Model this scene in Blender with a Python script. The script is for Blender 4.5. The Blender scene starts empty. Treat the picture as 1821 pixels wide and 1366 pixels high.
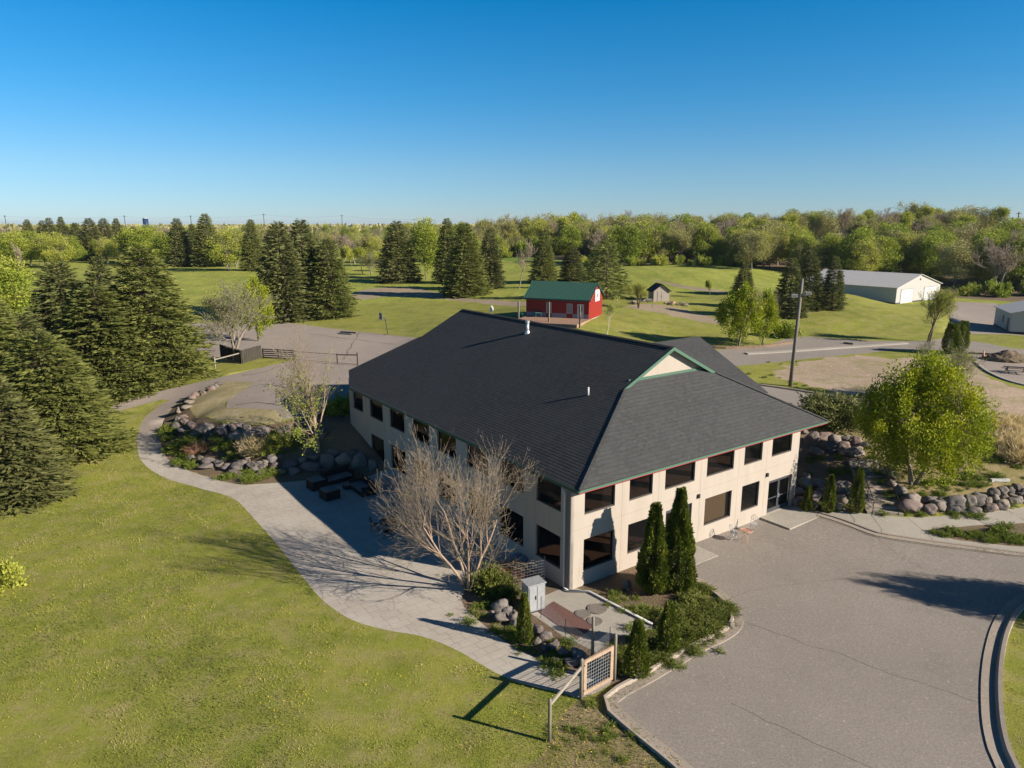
import bpy, bmesh, math, random
import numpy as np
from mathutils import Vector, Matrix, noise
from mathutils.geometry import delaunay_2d_cdt

# ------------------------------------------------------------------ camera, sky, sun, exposure
SC = bpy.context.scene
FPX, CX, CY, CAMH = 1264.0, 910.5, 683.0, 20.0
PITCH = math.atan((683 - 398) / FPX)
cam = bpy.data.objects.new('camera', bpy.data.cameras.new('camera'))
SC.collection.objects.link(cam)
cam.location = (0, 0, CAMH)
cam.rotation_euler = (math.pi / 2 - PITCH, 0, 0)
cam.data.sensor_width = 36.0
cam.data.lens = FPX / 1821 * 36.0
cam.data.clip_end = 20000
SC.camera = cam

SUN_EL, SUN_AZ = 24.5, -21.0          # azimuth of the sun, degrees from +X towards +Y
world = bpy.data.worlds.new('World'); SC.world = world; world.use_nodes = True
wn = world.node_tree; wn.nodes.clear()
sky = wn.nodes.new('ShaderNodeTexSky'); sky.sky_type = 'NISHITA'; sky.sun_disc = False
sky.sun_elevation = math.radians(SUN_EL); sky.sun_rotation = math.radians(90 - SUN_AZ)
sky.altitude = 0; sky.air_density = 1.0; sky.dust_density = 0.0; sky.ozone_density = 4.0
bg = wn.nodes.new('ShaderNodeBackground'); bg.inputs['Strength'].default_value = 0.10
wo = wn.nodes.new('ShaderNodeOutputWorld')
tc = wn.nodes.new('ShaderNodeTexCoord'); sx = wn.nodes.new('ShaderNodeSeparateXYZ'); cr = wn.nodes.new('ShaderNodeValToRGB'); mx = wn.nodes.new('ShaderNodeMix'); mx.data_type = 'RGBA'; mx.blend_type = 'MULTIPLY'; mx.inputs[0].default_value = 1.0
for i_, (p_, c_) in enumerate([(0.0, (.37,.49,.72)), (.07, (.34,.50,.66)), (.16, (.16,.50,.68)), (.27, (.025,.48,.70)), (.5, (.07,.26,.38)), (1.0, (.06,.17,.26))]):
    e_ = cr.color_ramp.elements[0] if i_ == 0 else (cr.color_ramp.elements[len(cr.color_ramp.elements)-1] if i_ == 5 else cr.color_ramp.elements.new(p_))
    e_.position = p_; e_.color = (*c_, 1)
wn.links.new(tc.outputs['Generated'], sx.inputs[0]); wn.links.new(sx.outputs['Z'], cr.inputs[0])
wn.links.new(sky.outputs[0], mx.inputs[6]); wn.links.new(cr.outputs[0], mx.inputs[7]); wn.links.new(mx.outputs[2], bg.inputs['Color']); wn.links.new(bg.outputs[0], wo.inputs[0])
sun = bpy.data.objects.new('sun', bpy.data.lights.new('sun', 'SUN')); SC.collection.objects.link(sun)
sun.data.energy = 5.0; sun.data.angle = math.radians(0.5); sun.data.color = (1.0, 0.90, 0.77)
_sd = Vector((math.cos(math.radians(SUN_EL)) * math.cos(math.radians(SUN_AZ)), math.cos(math.radians(SUN_EL)) * math.sin(math.radians(SUN_AZ)), math.sin(math.radians(SUN_EL))))
sun.rotation_euler = _sd.to_track_quat('Z', 'Y').to_euler()
SC.view_settings.view_transform = 'Standard'; SC.view_settings.look = 'None'
SC.view_settings.exposure = 0.9; SC.view_settings.gamma = 1.0; SC.view_settings.use_curve_mapping = False
SC.render.engine = 'CYCLES'
SC.cycles.max_bounces = 6; SC.cycles.transparent_max_bounces = 8; SC.cycles.diffuse_bounces = 3

COL = SC.collection
rnd = random.Random(7)
RS = np.random.RandomState(11)
BA = math.radians(35.7)               # heading of the main building

# ------------------------------------------------------------------ pixel <-> world on the terrain
cP, sP = math.cos(PITCH), math.sin(PITCH)
def ray(px, py):
    u = (px - CX) / FPX; v = -(py - CY) / FPX
    return np.array([u, cP + v * sP, -sP + v * cP])
def at(px, py, z=0.0):
    r = ray(px, py); t = (z - CAMH) / r[2]
    return np.array([r[0] * t, r[1] * t, z])
def colY(px, Y, z):                   # point in picture column px, Y metres ahead, at height z
    f = Y * cP + (CAMH - z) * sP
    return np.array([(px - CX) / FPX * f, Y, z])
def ztop(y, py):                      # height of something standing y metres ahead that reaches picture row py
    v = -(py - CY) / FPX
    return CAMH + y * (v * cP - sP) / (cP + v * sP)
def mpp(y, z): return (y * cP + (CAMH - z) * sP) / FPX     # metres per photo pixel there

# control points (photo column, row, height)
CT = [(1100,1240,0),(1300,1366,0),(1500,1000,0),(1700,1150,0),(1800,1300,0),(1440,915,.02),(1300,1000,0),(1200,1200,0),(1821,1010,0),(1400,1200,0),
      (0,1366,0),(500,1366,0),(900,1300,0),(0,1100,0),(400,1100,0),(700,1200,0),(0,950,0),(300,920,0),(440,930,0),(200,1000,0),(150,850,.1),(60,900,0),
      (500,880,0),(650,900,0),(760,1020,0),(600,960,0),(900,1170,0),(1000,1210,0),(820,1050,0),(1080,1110,0),(1010,1050,0),(950,1020,0),(700,860,0),(650,845,.0),
      (560,855,0),(450,862,0),(380,850,.0),(320,825,.05),(270,790,.3),(258,760,.6),(300,740,1.0),(262,730,.9),(330,702,1.8),(380,683,2.4),(240,705,1.6),(210,722,1.2),(215,765,.6),(200,800,.3),
      (400,822,.25),(450,828,.25),(530,832,.25),(600,835,.25),(470,806,.9),(540,806,1.0),(400,800,.85),(350,800,.5),(310,780,.5),(330,765,.7),
      (440,793,1.25),(520,798,1.3),(590,800,1.3),(350,785,.95),(380,790,1.0),
      (345,742,2.35),(400,752,2.6),(450,757,2.75),(500,757,2.85),(560,752,2.95),(600,750,3.0),(340,720,2.3),(400,730,2.7),(370,700,2.45),(450,740,2.9),(420,690,2.8),
      (480,680,3),(520,645,3),(540,600,3),(700,610,3),(640,640,3),(600,700,3),(450,655,2.8),(400,668,2.6),(380,650,2.6),(470,635,2.95),(350,590,3),(420,600,3),
      (150,745,.7),(270,672,2.0),(200,695,1.3),(330,640,2.6),(100,800,.2),(50,870,0),
      (620,560,3.2),(740,575,3.4),(850,560,4.0),(800,530,4.2),(930,568,5.2),(1000,585,5.2),(1047,570,5.5),(1078,558,5.5),(1100,600,4.2),(1200,600,3.6),(935,545,5.6),(1150,560,5.2),(1180,538,5.6),(1240,560,4.4),
      (640,505,4.6),(760,495,4.8),(880,508,5),(560,560,3.1),(500,565,3.1),(370,473,5),(100,462,5),(450,482,5),(250,540,3.6),(120,560,3.2),(20,520,4),(300,600,2.8),
      (1300,640,3.0),(1500,616,3.2),(1700,620,3.3),(1320,615,3.3),(1420,598,3.5),(1300,600,4.0),(1405,687,2.6),(1330,672,2.7),(1500,705,2.5),(1450,660,2.8),(1560,650,3.0),
      (1460,730,2.4),(1500,752,2.3),(1700,690,2.9),(1800,700,2.8),(1760,640,3.1),(1821,640,3.1),(1790,740,2.3),(1740,720,2.5),(1821,790,1.7),
      (1640,850,1.25),(1700,840,1.35),(1780,852,1.2),(1740,800,1.7),(1610,872,.95),(1680,872,1.0),(1750,868,1.0),(1821,850,1.0),(1610,912,.15),(1680,912,.15),(1750,908,.15),(1821,895,.15),
      (1400,560,4.8),(1440,548,5.2),(1500,545,5.6),(1330,575,4.4),(1380,590,3.8),(1540,532,5.4),(1480,570,4.6),(1560,580,4.0),(1600,585,3.7),(1640,595,3.4),(1510,590,3.7),
      (1592,541,3.4),(1670,532,3.4),(1700,560,3.4),(1760,545,3.4),(1795,593,3.4),(1766,578,3.4),(1720,600,3.3),(1821,600,3.4),
      (1200,500,7),(1250,492,7.5),(1300,500,6.8),(1150,495,6.8),(1350,505,6.5),(1264,528,5.6),(1080,525,5.6),(1017,500,6),(967,500,6),(923,513,5.4),(940,450,7)]
ctl = []
for px, py, z in CT: p = at(px, py, z); ctl.append((p[0], p[1], z))
# the building's plot, in its own frame
A0 = at(1011, 1051)[:2]
Uv = np.array([math.cos(BA), math.sin(BA)]); Vv = np.array([-math.sin(BA), math.cos(BA)])
def W2(u, v): return A0 + u * Uv + v * Vv
for u, v, z in [(5,3,-.05),(12,3,-.05),(19,3,-.05),(3,10,-.05),(3,17,-.05),(10,12,-.05),(16,10,-.05),(10,20,0.5),(16,20,1.5),(20,26,2.7),(10,30,2.6),
                (0,0,0),(0,6,0),(0,12,0),(0,18,0.0),(-.6,21.5,.05),(-.6,23.5,.9),(-.6,25.5,1.6),(-.6,27.5,2.2),(-.6,29.5,2.75),(-.3,33,3),(4,35,3),(12,37,3),(22,33,3),
                (10,-.3,0),(20,-.3,0),(22,0,.05),(22,3,.4),(22.3,6,1.2),(22.5,10,2.2),(23,14,2.8),(24,20,3),(26,8,2.5),(25.5,3.4,1.3),(24.2,1.0,.3),(29,6,2.4),(33,12,2.5),(28,14,2.8)]:
    p = W2(u, v); ctl.append((p[0], p[1], z))
for px, Y, z in [(-300,60,0),(-600,30,0),(-500,120,2),(-300,200,4),(-700,300,6),(0,300,5.5),(300,330,5.5),(600,330,6),(800,330,7.5),(950,330,8),(900,210,5.5),(1050,300,8.2),(1200,215,7.5),(1200,300,10.5),
                 (1350,210,7.0),(1350,300,11),(1450,300,11.5),(1500,200,4.5),(1500,250,8),(1560,310,15.5),(1620,200,4.5),(1620,250,9.5),(1620,310,16),(1600,400,16),(1700,310,13.5),(1740,180,4.0),(1750,240,7),(1760,320,10.5),(1850,180,4.5),(1850,320,12),(1900,240,7),(2100,250,8),(2400,300,9),(1400,400,11),(1200,400,10),(1900,420,10),
                 (1505,139,7.0),(1545,137,6.2),(1590,132,4.9),(1460,142,7.0),(1535,152,3.7),(1570,149,3.5),(1500,158,3.7),(1180,185,8.3),(1130,190,8.0),(1240,188,7.8),
                 (0,500,5),(400,500,5),(800,500,9),(1200,500,11),(1600,600,10),(2100,500,9),(-600,600,5),(500,900,3),(1000,900,5),(1500,1100,6),(-400,1200,2),(2300,1200,4),
                 (-500,3000,0),(500,3000,2),(1500,3000,2),(2400,3000,0),(-500,7000,-2),(910,7000,4),(2400,7000,-2),(2300,60,0.3),(2300,30,0),(2200,110,3),(2500,180,4)]:
    p = colY(px, Y, z); ctl.append((p[0], p[1], z))
for x, y, z in [(0,0,0),(-60,-60,0),(60,-60,0),(0,-400,0),(-800,-400,0),(800,-400,0),(-20,15,0),(25,12,0)]: ctl.append((x, y, z))
ctl = np.array(ctl, float)
_d = np.hypot(ctl[:, None, 0] - ctl[None, :, 0], ctl[:, None, 1] - ctl[None, :, 1])
_n = len(ctl)
_M = np.zeros((_n + 3, _n + 3)); _M[:_n, :_n] = -_d + np.eye(_n) * 0.15
_Pm = np.c_[np.ones(_n), ctl[:, :2]]; _M[:_n, _n:] = _Pm; _M[_n:, :_n] = _Pm.T
_wt = np.linalg.solve(_M, np.r_[ctl[:, 2], 0, 0, 0])
def H(xy):
    xy = np.atleast_2d(np.asarray(xy, float)); out = np.zeros(len(xy))
    for i in range(0, len(xy), 4000):
        q = xy[i:i + 4000]
        d = np.hypot(q[:, None, 0] - ctl[None, :, 0], q[:, None, 1] - ctl[None, :, 1])
        out[i:i + 4000] = -d @ _wt[:_n] + np.c_[np.ones(len(q)), q] @ _wt[_n:]
    return out
def h1(x, y): return float(H([(x, y)])[0])
def att(px, py):                      # first hit of the photo ray with the terrain
    r = ray(px, py)
    ts = np.geomspace(15, 4000, 260)
    P = np.array([0, 0, CAMH]) + ts[:, None] * r
    g = P[:, 2] - H(P[:, :2])
    k = np.argmax(g < 0)
    if g[k] >= 0: k = 259
    a, b = (ts[k - 1], ts[k]) if k else (1, ts[0])
    for _ in range(14):
        m = (a + b) / 2; q = np.array([0, 0, CAMH]) + m * r
        if q[2] - h1(q[0], q[1]) < 0: b = m
        else: a = m
    q = np.array([0, 0, CAMH]) + b * r
    return q

# ------------------------------------------------------------------ tagging and linking
def setp(o, label=None, cat=None, group=None, kind=None):
    if label: o['label'] = label
    if cat: o['category'] = cat
    if group: o['group'] = group
    if kind: o['kind'] = kind
    return o
def empty(name, loc, rz=0.0, label=None, cat=None, group=None):
    o = bpy.data.objects.new(name, None); COL.objects.link(o); o.location = loc; o.rotation_euler = (0, 0, rz)
    o.empty_display_size = 0.1
    return setp(o, label, cat, group)
def link(name, me, mat=None, parent=None):
    o = bpy.data.objects.new(name, me); COL.objects.link(o)
    if mat is not None and not me.materials: me.materials.append(mat)
    if parent: o.parent = parent
    return o
class MB:
    def __init__(s): s.v = []; s.f = []
    def quad(s, a, b, c, d): n = len(s.v); s.v += [tuple(a), tuple(b), tuple(c), tuple(d)]; s.f.append((n, n+1, n+2, n+3)); return s
    def poly(s, pts): n = len(s.v); s.v += [tuple(p) for p in pts]; s.f.append(tuple(range(n, n + len(pts)))); return s
    def box(s, x0, x1, y0, y1, z0, z1):
        n = len(s.v); s.v += [(x0,y0,z0),(x1,y0,z0),(x1,y1,z0),(x0,y1,z0),(x0,y0,z1),(x1,y0,z1),(x1,y1,z1),(x0,y1,z1)]
        s.f += [tuple(n + i for i in q) for q in [(0,3,2,1),(4,5,6,7),(0,1,5,4),(1,2,6,5),(2,3,7,6),(3,0,4,7)]]; return s
    def prism(s, poly, z0, z1):       # poly: (x, y) counter-clockwise
        n = len(s.v); k = len(poly); s.v += [(p[0], p[1], z0) for p in poly] + [(p[0], p[1], z1) for p in poly]
        s.f.append(tuple(n + i for i in reversed(range(k)))); s.f.append(tuple(n + k + i for i in range(k)))
        for i in range(k): j = (i + 1) % k; s.f.append((n + i, n + j, n + k + j, n + k + i))
        return s
    def bar(s, p, q, w, t=None, up=(0, 0, 1)):   # square bar from p to q
        p = Vector(p); q = Vector(q); d = (q - p).normalized(); t = t or w
        u = Vector(up)
        if abs(d.dot(u)) > .98: u = Vector((1, 0, 0))
        a = d.cross(u).normalized() * (w / 2); b = a.cross(d).normalized() * (t / 2)
        n = len(s.v)
        for c in (p, q):
            for sa, sb in ((-1,-1),(1,-1),(1,1),(-1,1)): s.v.append(tuple(c + a * sa + b * sb))
        s.f += [tuple(n + i for i in f) for f in [(0,3,2,1),(4,5,6,7),(0,1,5,4),(1,2,6,5),(2,3,7,6),(3,0,4,7)]]; return s
    def tube(s, pts, rad, n=8, cap=True):
        pts = [Vector(p) for p in pts]; rad = rad if isinstance(rad, (list, tuple)) else [rad] * len(pts)
        base = len(s.v); ref = None
        for i, p in enumerate(pts):
            d = (pts[min(i+1, len(pts)-1)] - pts[max(i-1, 0)]).normalized()
            if ref is None: ref = d.orthogonal().normalized()
            ref = (ref - d * ref.dot(d)).normalized(); b = d.cross(ref)
            for k in range(n):
                a = 2 * math.pi * k / n; s.v.append(tuple(p + (ref * math.cos(a) + b * math.sin(a)) * rad[i]))
        for i in range(len(pts) - 1):
            for k in range(n): j = (k + 1) % n; s.f.append((base+i*n+k, base+i*n+j, base+(i+1)*n+j, base+(i+1)*n+k))
        if cap: s.f.append(tuple(base + k for k in reversed(range(n)))); s.f.append(tuple(base + (len(pts)-1)*n + k for k in range(n)))
        return s
    def ring(s, c, r, rt, n=20, axis=2, m=5):
        c = Vector(c); pts = []
        for i in range(n + 1):
            a = 2*math.pi*i/n; e = [0,0,0]; e[(axis+1)%3] = math.cos(a)*r; e[(axis+2)%3] = math.sin(a)*r; pts.append(c + Vector(e))
        return s.tube(pts, rt, m, False)
    def build(s, name, mat, parent=None, smooth=False):
        me = bpy.data.meshes.new(name); me.from_pydata(s.v, [], s.f); me.update()
        if smooth: me.polygons.foreach_set('use_smooth', [True] * len(me.polygons))
        return link(name, me, mat, parent)
def npmesh(name, V, Q, tint=None, smooth=False):      # V (n,3), Q (m,k)
    me = bpy.data.meshes.new(name); V = np.asarray(V, np.float32); Q = np.asarray(Q, np.int32)
    me.vertices.add(len(V)); me.vertices.foreach_set('co', V.ravel())
    k = Q.shape[1]; me.loops.add(Q.size); me.loops.foreach_set('vertex_index', Q.ravel())
    me.polygons.add(len(Q)); me.polygons.foreach_set('loop_start', np.arange(len(Q), dtype=np.int32) * k)
    me.update(calc_edges=True)
    if smooth: me.polygons.foreach_set('use_smooth', np.ones(len(Q), bool))
    if tint is not None:
        a = me.attributes.new('tint', 'FLOAT', 'POINT'); a.data.foreach_set('value', np.asarray(tint, np.float32))
    me.validate(); return me

# ------------------------------------------------------------------ materials
def newmat(name):
    m = bpy.data.materials.new(name); m.use_nodes = True; nt = m.node_tree; b = nt.nodes['Principled BSDF']
    b.inputs['Specular IOR Level'].default_value = 0.3
    return m, nt, b
def N(nt, t, **kw):
    n = nt.nodes.new(t)
    for k, v in kw.items():
        if k in n.inputs.keys() if hasattr(n.inputs, 'keys') else False: n.inputs[k].default_value = v
        else: setattr(n, k, v)
    return n
def c4(c): return (c[0], c[1], c[2], 1)
def tex_noise(nt, co, scale, detail=4, rough=.6, vec=None):
    n = nt.nodes.new('ShaderNodeTexNoise'); n.inputs['Scale'].default_value = scale; n.inputs['Detail'].default_value = detail; n.inputs['Roughness'].default_value = rough
    nt.links.new(co, n.inputs['Vector']); return n.outputs['Fac']
def mapr(nt, f, a, b, c=0.0, d=1.0):
    n = nt.nodes.new('ShaderNodeMapRange'); n.inputs[1].default_value = a; n.inputs[2].default_value = b; n.inputs[3].default_value = c; n.inputs[4].default_value = d
    nt.links.new(f, n.inputs[0]); return n.outputs[0]
def mix(nt, f, a, b, mode='MIX'):
    n = nt.nodes.new('ShaderNodeMix'); n.data_type = 'RGBA'; n.blend_type = mode
    for k, s in ((0, f), (6, a), (7, b)):
        if isinstance(s, (int, float)): n.inputs[k].default_value = s
        elif isinstance(s, tuple): n.inputs[k].default_value = c4(s)
        else: nt.links.new(s, n.inputs[k])
    return n.outputs[2]
def mth(nt, op, a, b=None, c=None):
    n = nt.nodes.new('ShaderNodeMath'); n.operation = op
    for i, s in enumerate((a, b, c)):
        if s is None: continue
        if isinstance(s, (int, float)): n.inputs[i].default_value = s
        else: nt.links.new(s, n.inputs[i])
    return n.outputs[0]
def coord(nt, rz=0, scale=(1,1,1), kind='Object'):
    t = nt.nodes.new('ShaderNodeTexCoord'); m = nt.nodes.new('ShaderNodeMapping'); m.inputs['Rotation'].default_value = (0, 0, rz); m.inputs['Scale'].default_value = scale
    nt.links.new(t.outputs[kind], m.inputs['Vector']); return m.outputs[0]
def bump(nt, b, hgt, dist=.02, strength=1.0):
    n = nt.nodes.new('ShaderNodeBump'); n.inputs['Distance'].default_value = dist; n.inputs['Strength'].default_value = strength
    nt.links.new(hgt, n.inputs['Height']); nt.links.new(n.outputs[0], b.inputs['Normal'])
def simple(name, col, rough=.6, var=.12, scale=6, bmp=0, metal=0, spec=.3, col2=None, stretch=(1,1,1)):
    m, nt, b = newmat(name); co = coord(nt, scale=stretch)
    f = mapr(nt, tex_noise(nt, co, scale), .3, .7); c2 = col2 or tuple(x * (1 - var * 2) for x in col)
    nt.links.new(mix(nt, f, tuple(col), tuple(c2)), b.inputs['Base Color'])
    b.inputs['Roughness'].default_value = rough; b.inputs['Metallic'].default_value = metal; b.inputs['Specular IOR Level'].default_value = spec
    if bmp: bump(nt, b, tex_noise(nt, co, scale * 5), bmp)
    return m
def foliage(name, cols, transl=.3, objvar=.25, rough=.65):
    m, nt, b = newmat(name)
    a = nt.nodes.new('ShaderNodeAttribute'); a.attribute_name = 'tint'
    oi = nt.nodes.new('ShaderNodeObjectInfo')
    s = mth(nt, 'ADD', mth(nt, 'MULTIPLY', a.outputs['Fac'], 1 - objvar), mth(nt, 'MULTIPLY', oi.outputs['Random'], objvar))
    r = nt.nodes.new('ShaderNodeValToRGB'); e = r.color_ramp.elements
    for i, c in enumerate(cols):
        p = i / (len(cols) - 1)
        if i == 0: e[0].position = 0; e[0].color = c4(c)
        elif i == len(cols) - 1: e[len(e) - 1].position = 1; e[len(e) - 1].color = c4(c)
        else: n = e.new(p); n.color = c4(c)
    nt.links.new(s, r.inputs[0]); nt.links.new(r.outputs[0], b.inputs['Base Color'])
    b.inputs['Roughness'].default_value = rough; b.inputs['Specular IOR Level'].default_value = .25
    if transl:
        t = nt.nodes.new('ShaderNodeBsdfTranslucent'); nt.links.new(mix(nt, .5, r.outputs[0], (.10, .14, .01), 'MIX'), t.inputs['Color'])
        ms = nt.nodes.new('ShaderNodeMixShader'); ms.inputs[0].default_value = transl
        nt.links.new(b.outputs[0], ms.inputs[1]); nt.links.new(t.outputs[0], ms.inputs[2]); nt.links.new(ms.outputs[0], nt.nodes['Material Output'].inputs[0])
    return m
M = {}
def grass_mat(name, g1, g2, g3, dry, dryamt=.5, fine=14, bmp=.03, streak=0):
    m, nt, b = newmat(name); co = coord(nt); st = coord(nt, rz=BA, scale=(1, .25, 1)) if streak else co
    c = mix(nt, mapr(nt, tex_noise(nt, co, .11, 5), .35, .65), g1, g2)
    c = mix(nt, mapr(nt, tex_noise(nt, st, .45, 5, .65), .42, .7), c, g3)
    c = mix(nt, mapr(nt, tex_noise(nt, co, .75, 6, .7), .60 - .12 * dryamt, .78, 0, .85 * dryamt + .1), c, dry)
    c = mix(nt, mapr(nt, tex_noise(nt, st, .28, 6, .7), .5, .72, 0, .55), c, tuple(x * .62 for x in g2))
    c = mix(nt, mapr(nt, tex_noise(nt, co, fine * .25, 6, .8), .5, .7, 0, .6), c, tuple(x * .6 for x in g2))
    c = mix(nt, mapr(nt, tex_noise(nt, co, fine, 5, .75), .3, .7, 0, .55), c, tuple(x * .45 for x in g2))
    c = mix(nt, mapr(nt, tex_noise(nt, co, fine * .35, 3, .7), .55, .75, 0, .4), c, tuple(min(1, x * 1.5) for x in g1))
    nt.links.new(c, b.inputs['Base Color']); b.inputs['Roughness'].default_value = .9; b.inputs['Specular IOR Level'].default_value = .1
    bump(nt, b, tex_noise(nt, co, fine * .8, 6, .8), bmp); return m
M['lawn'] = grass_mat('lawn_grass', (.30,.315,.050), (.19,.22,.038), (.36,.34,.075), (.40,.31,.16), 1.15, bmp=.05)
M['meadow'] = grass_mat('meadow_grass', (.34,.37,.060), (.22,.265,.045), (.43,.42,.09), (.42,.35,.16), .9, 3, .1, 1)
M['field'] = grass_mat('crop_field', (.17,.26,.05), (.15,.23,.045), (.19,.27,.06), (.25,.25,.1), .15, 1, .1, 1)
M['verge'] = grass_mat('rough_verge', (.26,.235,.075), (.20,.18,.06), (.34,.27,.14), (.42,.31,.20), 1.6, 12, .05)
M['strawgrass'] = grass_mat('straw_grass', (.44,.36,.20), (.31,.27,.12), (.50,.41,.25), (.55,.45,.30), 1.0, 10, .05)
def asphalt(name, a, b2, c3, bmp=.006, fine=60, con=.75, stain=.35, weed=0):
    m, nt, b = newmat(name); co = coord(nt)
    c = mix(nt, mapr(nt, tex_noise(nt, co, .16, 4), .35, .65), a, b2)
    c = mix(nt, mapr(nt, tex_noise(nt, co, 1.1, 6, .7), .5, .8, 0, .5), c, c3)
    c = mix(nt, mapr(nt, tex_noise(nt, co, fine, 3, .8), .35, .75, 0, con), c, tuple(x * .42 for x in a))
    c = mix(nt, mapr(nt, tex_noise(nt, co, fine*.5, 2, .8), .6, .75, 0, .6), c, tuple(min(1,x * 1.7) for x in a))
    c = mix(nt, mapr(nt, tex_noise(nt, co, .33, 7, .78), .52, .78, 0, stain), c, tuple(x * .55 for x in b2))
    if weed: c = mix(nt, mapr(nt, tex_noise(nt, co, .28, 8, .82), .49, .57, 0, weed), c, (.20,.20,.06))
    nt.links.new(c, b.inputs['Base Color']); b.inputs['Roughness'].default_value = .92; b.inputs['Specular IOR Level'].default_value = .2
    bump(nt, b, tex_noise(nt, co, fine, 3), bmp); return m
M['asphalt'] = asphalt('old_asphalt', (.325,.285,.245), (.28,.245,.212), (.35,.305,.265), fine=11, con=.95, stain=.5)
M['asphalt2'] = asphalt('upper_asphalt', (.36,.30,.25), (.31,.262,.225), (.40,.33,.28), fine=9)
M['dirt'] = asphalt('bare_dirt', (.47,.36,.26), (.38,.285,.20), (.33,.25,.16), .06, 4, .6, .7, .5)
M['soil'] = asphalt('bed_soil', (.22,.15,.10), (.15,.12,.07), (.16,.17,.06), .05, 8)
M['path_dirt'] = asphalt('dirt_track', (.38,.29,.2), (.30,.24,.16), (.25,.25,.12), .05, 4)
M['concrete'] = asphalt('concrete', (.44,.40,.34), (.36,.33,.28), (.50,.46,.40), .004, 20)
M['kerb'] = asphalt('kerb_concrete', (.37,.31,.25), (.31,.265,.22), (.41,.35,.29), .006, 14, .35)
M['crack'] = simple('crack_filler', (.15,.13,.10), .95, .3, 8, col2=(.09,.11,.04))
def stamped():
    m, nt, b = newmat('stamped_concrete'); co = coord(nt, rz=-BA)
    bt = nt.nodes.new('ShaderNodeTexBrick'); nt.links.new(co, bt.inputs['Vector']); bt.offset = .37; bt.squash = .62; bt.squash_frequency = 3; bt.offset_frequency = 2
    bt.inputs['Color1'].default_value = (.43,.38,.32,1); bt.inputs['Color2'].default_value = (.385,.34,.288,1); bt.inputs['Mortar'].default_value = (.24,.215,.185,1)
    bt.inputs['Scale'].default_value = 1; bt.inputs['Mortar Size'].default_value = .014; bt.inputs['Brick Width'].default_value = 1.0; bt.inputs['Row Height'].default_value = .56; bt.inputs['Mortar Smooth'].default_value = .3
    st = coord(nt, rz=-BA, scale=(.5, 2.5, 1))
    c = mix(nt, mapr(nt, tex_noise(nt, st, 2.2, 6, .75), .4, .7, 0, .7), bt.outputs['Color'], (.30,.265,.22))
    c = mix(nt, mapr(nt, tex_noise(nt, co, .4, 4), .4, .65, 0, .4), c, (.47,.44,.38))
    nt.links.new(c, b.inputs['Base Color']); b.inputs['Roughness'].default_value = .85
    bump(nt, b, bt.outputs['Fac'], -.01); return m
M['stamped'] = stamped()
M['stucco'] = simple('cream_stucco', (.40,.35,.295), .9, .05, 1.2, .004, stretch=(1,1,.25))
def stucco_stains():
    m = M['stucco']; nt = m.node_tree; b = nt.nodes['Principled BSDF']; src = b.inputs['Base Color'].links[0].from_socket
    co = coord(nt, scale=(1.6, 1.6, .22)); c = mix(nt, mapr(nt, tex_noise(nt, co, 1.3, 6, .75), .52, .74, 0, .55), src, (.30,.24,.18))
    c = mix(nt, mapr(nt, tex_noise(nt, coord(nt), .5, 5, .7), .55, .75, 0, .5), c, (.42,.35,.27)); nt.links.new(c, b.inputs['Base Color'])
stucco_stains()
M['shingle'] = None
def shingle(name, base=(.030,.034,.038), tabs=.30, stretch=(1,1,1)):
    m, nt, b = newmat(name); co = coord(nt)
    v = nt.nodes.new('ShaderNodeTexVoronoi'); v.inputs['Scale'].default_value = 1.0
    mp = nt.nodes.new('ShaderNodeMapping'); mp.inputs['Scale'].default_value = stretch; nt.links.new(co, mp.inputs['Vector']); nt.links.new(mp.outputs[0], v.inputs['Vector'])
    c = mix(nt, mapr(nt, v.outputs['Color'], .2, .9, 0, 1), tuple(x * .84 for x in base), tuple(x * 1.18 for x in base))
    c = mix(nt, mapr(nt, tex_noise(nt, co, .22, 4), .4, .7, 0, .5), c, tuple(x * 1.25 for x in base))
    c = mix(nt, mapr(nt, tex_noise(nt, co, 9, 3, .8), .5, .8, 0, .5), c, tuple(x * 1.9 for x in base))
    nt.links.new(c, b.inputs['Base Color']); b.inputs['Roughness'].default_value = .85; b.inputs['Specular IOR Level'].default_value = .25
    bump(nt, b, tex_noise(nt, co, 30, 2), .004); return m
M['shingle'] = shingle('asphalt_shingles', (.046,.047,.047), stretch=(3.4, 3.4, 8))
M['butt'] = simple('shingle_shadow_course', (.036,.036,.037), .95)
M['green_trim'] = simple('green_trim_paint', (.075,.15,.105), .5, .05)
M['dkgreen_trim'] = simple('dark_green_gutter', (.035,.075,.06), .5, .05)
M['red_trim'] = simple('red_soffit_trim', (.38,.02,.04), .5, .05)
M['sill'] = simple('sill_metal', (.13,.115,.10), .5)
M['bronze'] = simple('bronze_frame', (.035,.03,.028), .4, .1)
M['dark_in'] = simple('dim_interior', (.14,.11,.085), .9)
M['floor_in'] = simple('carpet_floor', (.15,.10,.08), .9)
M['white'] = simple('white_paint', (.55,.54,.52), .5, .04)
M['blind'] = simple('beige_blind', (.42,.35,.25), .8, .06, stretch=(8,8,.3))
M['galv'] = simple('galvanised_metal', (.55,.57,.58), .4, .1, metal=.5)
M['grey_metal'] = simple('grey_metal', (.33,.34,.36), .5, .08, metal=.3)
M['dark_metal'] = simple('dark_metal', (.03,.03,.032), .5, .1)
M['wood_grey'] = simple('weathered_wood', (.33,.29,.23), .9, .18, 9, .006, stretch=(1,1,.15))
M['wood_post'] = simple('treated_post', (.28,.245,.185), .9, .2, 9, .006, stretch=(1,1,.15))
M['wood_new'] = simple('cedar_board', (.42,.30,.21), .8, .15, 7, .004)
M['wood_dark'] = simple('dark_stained_board', (.055,.045,.038), .8, .2, 6)
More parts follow.
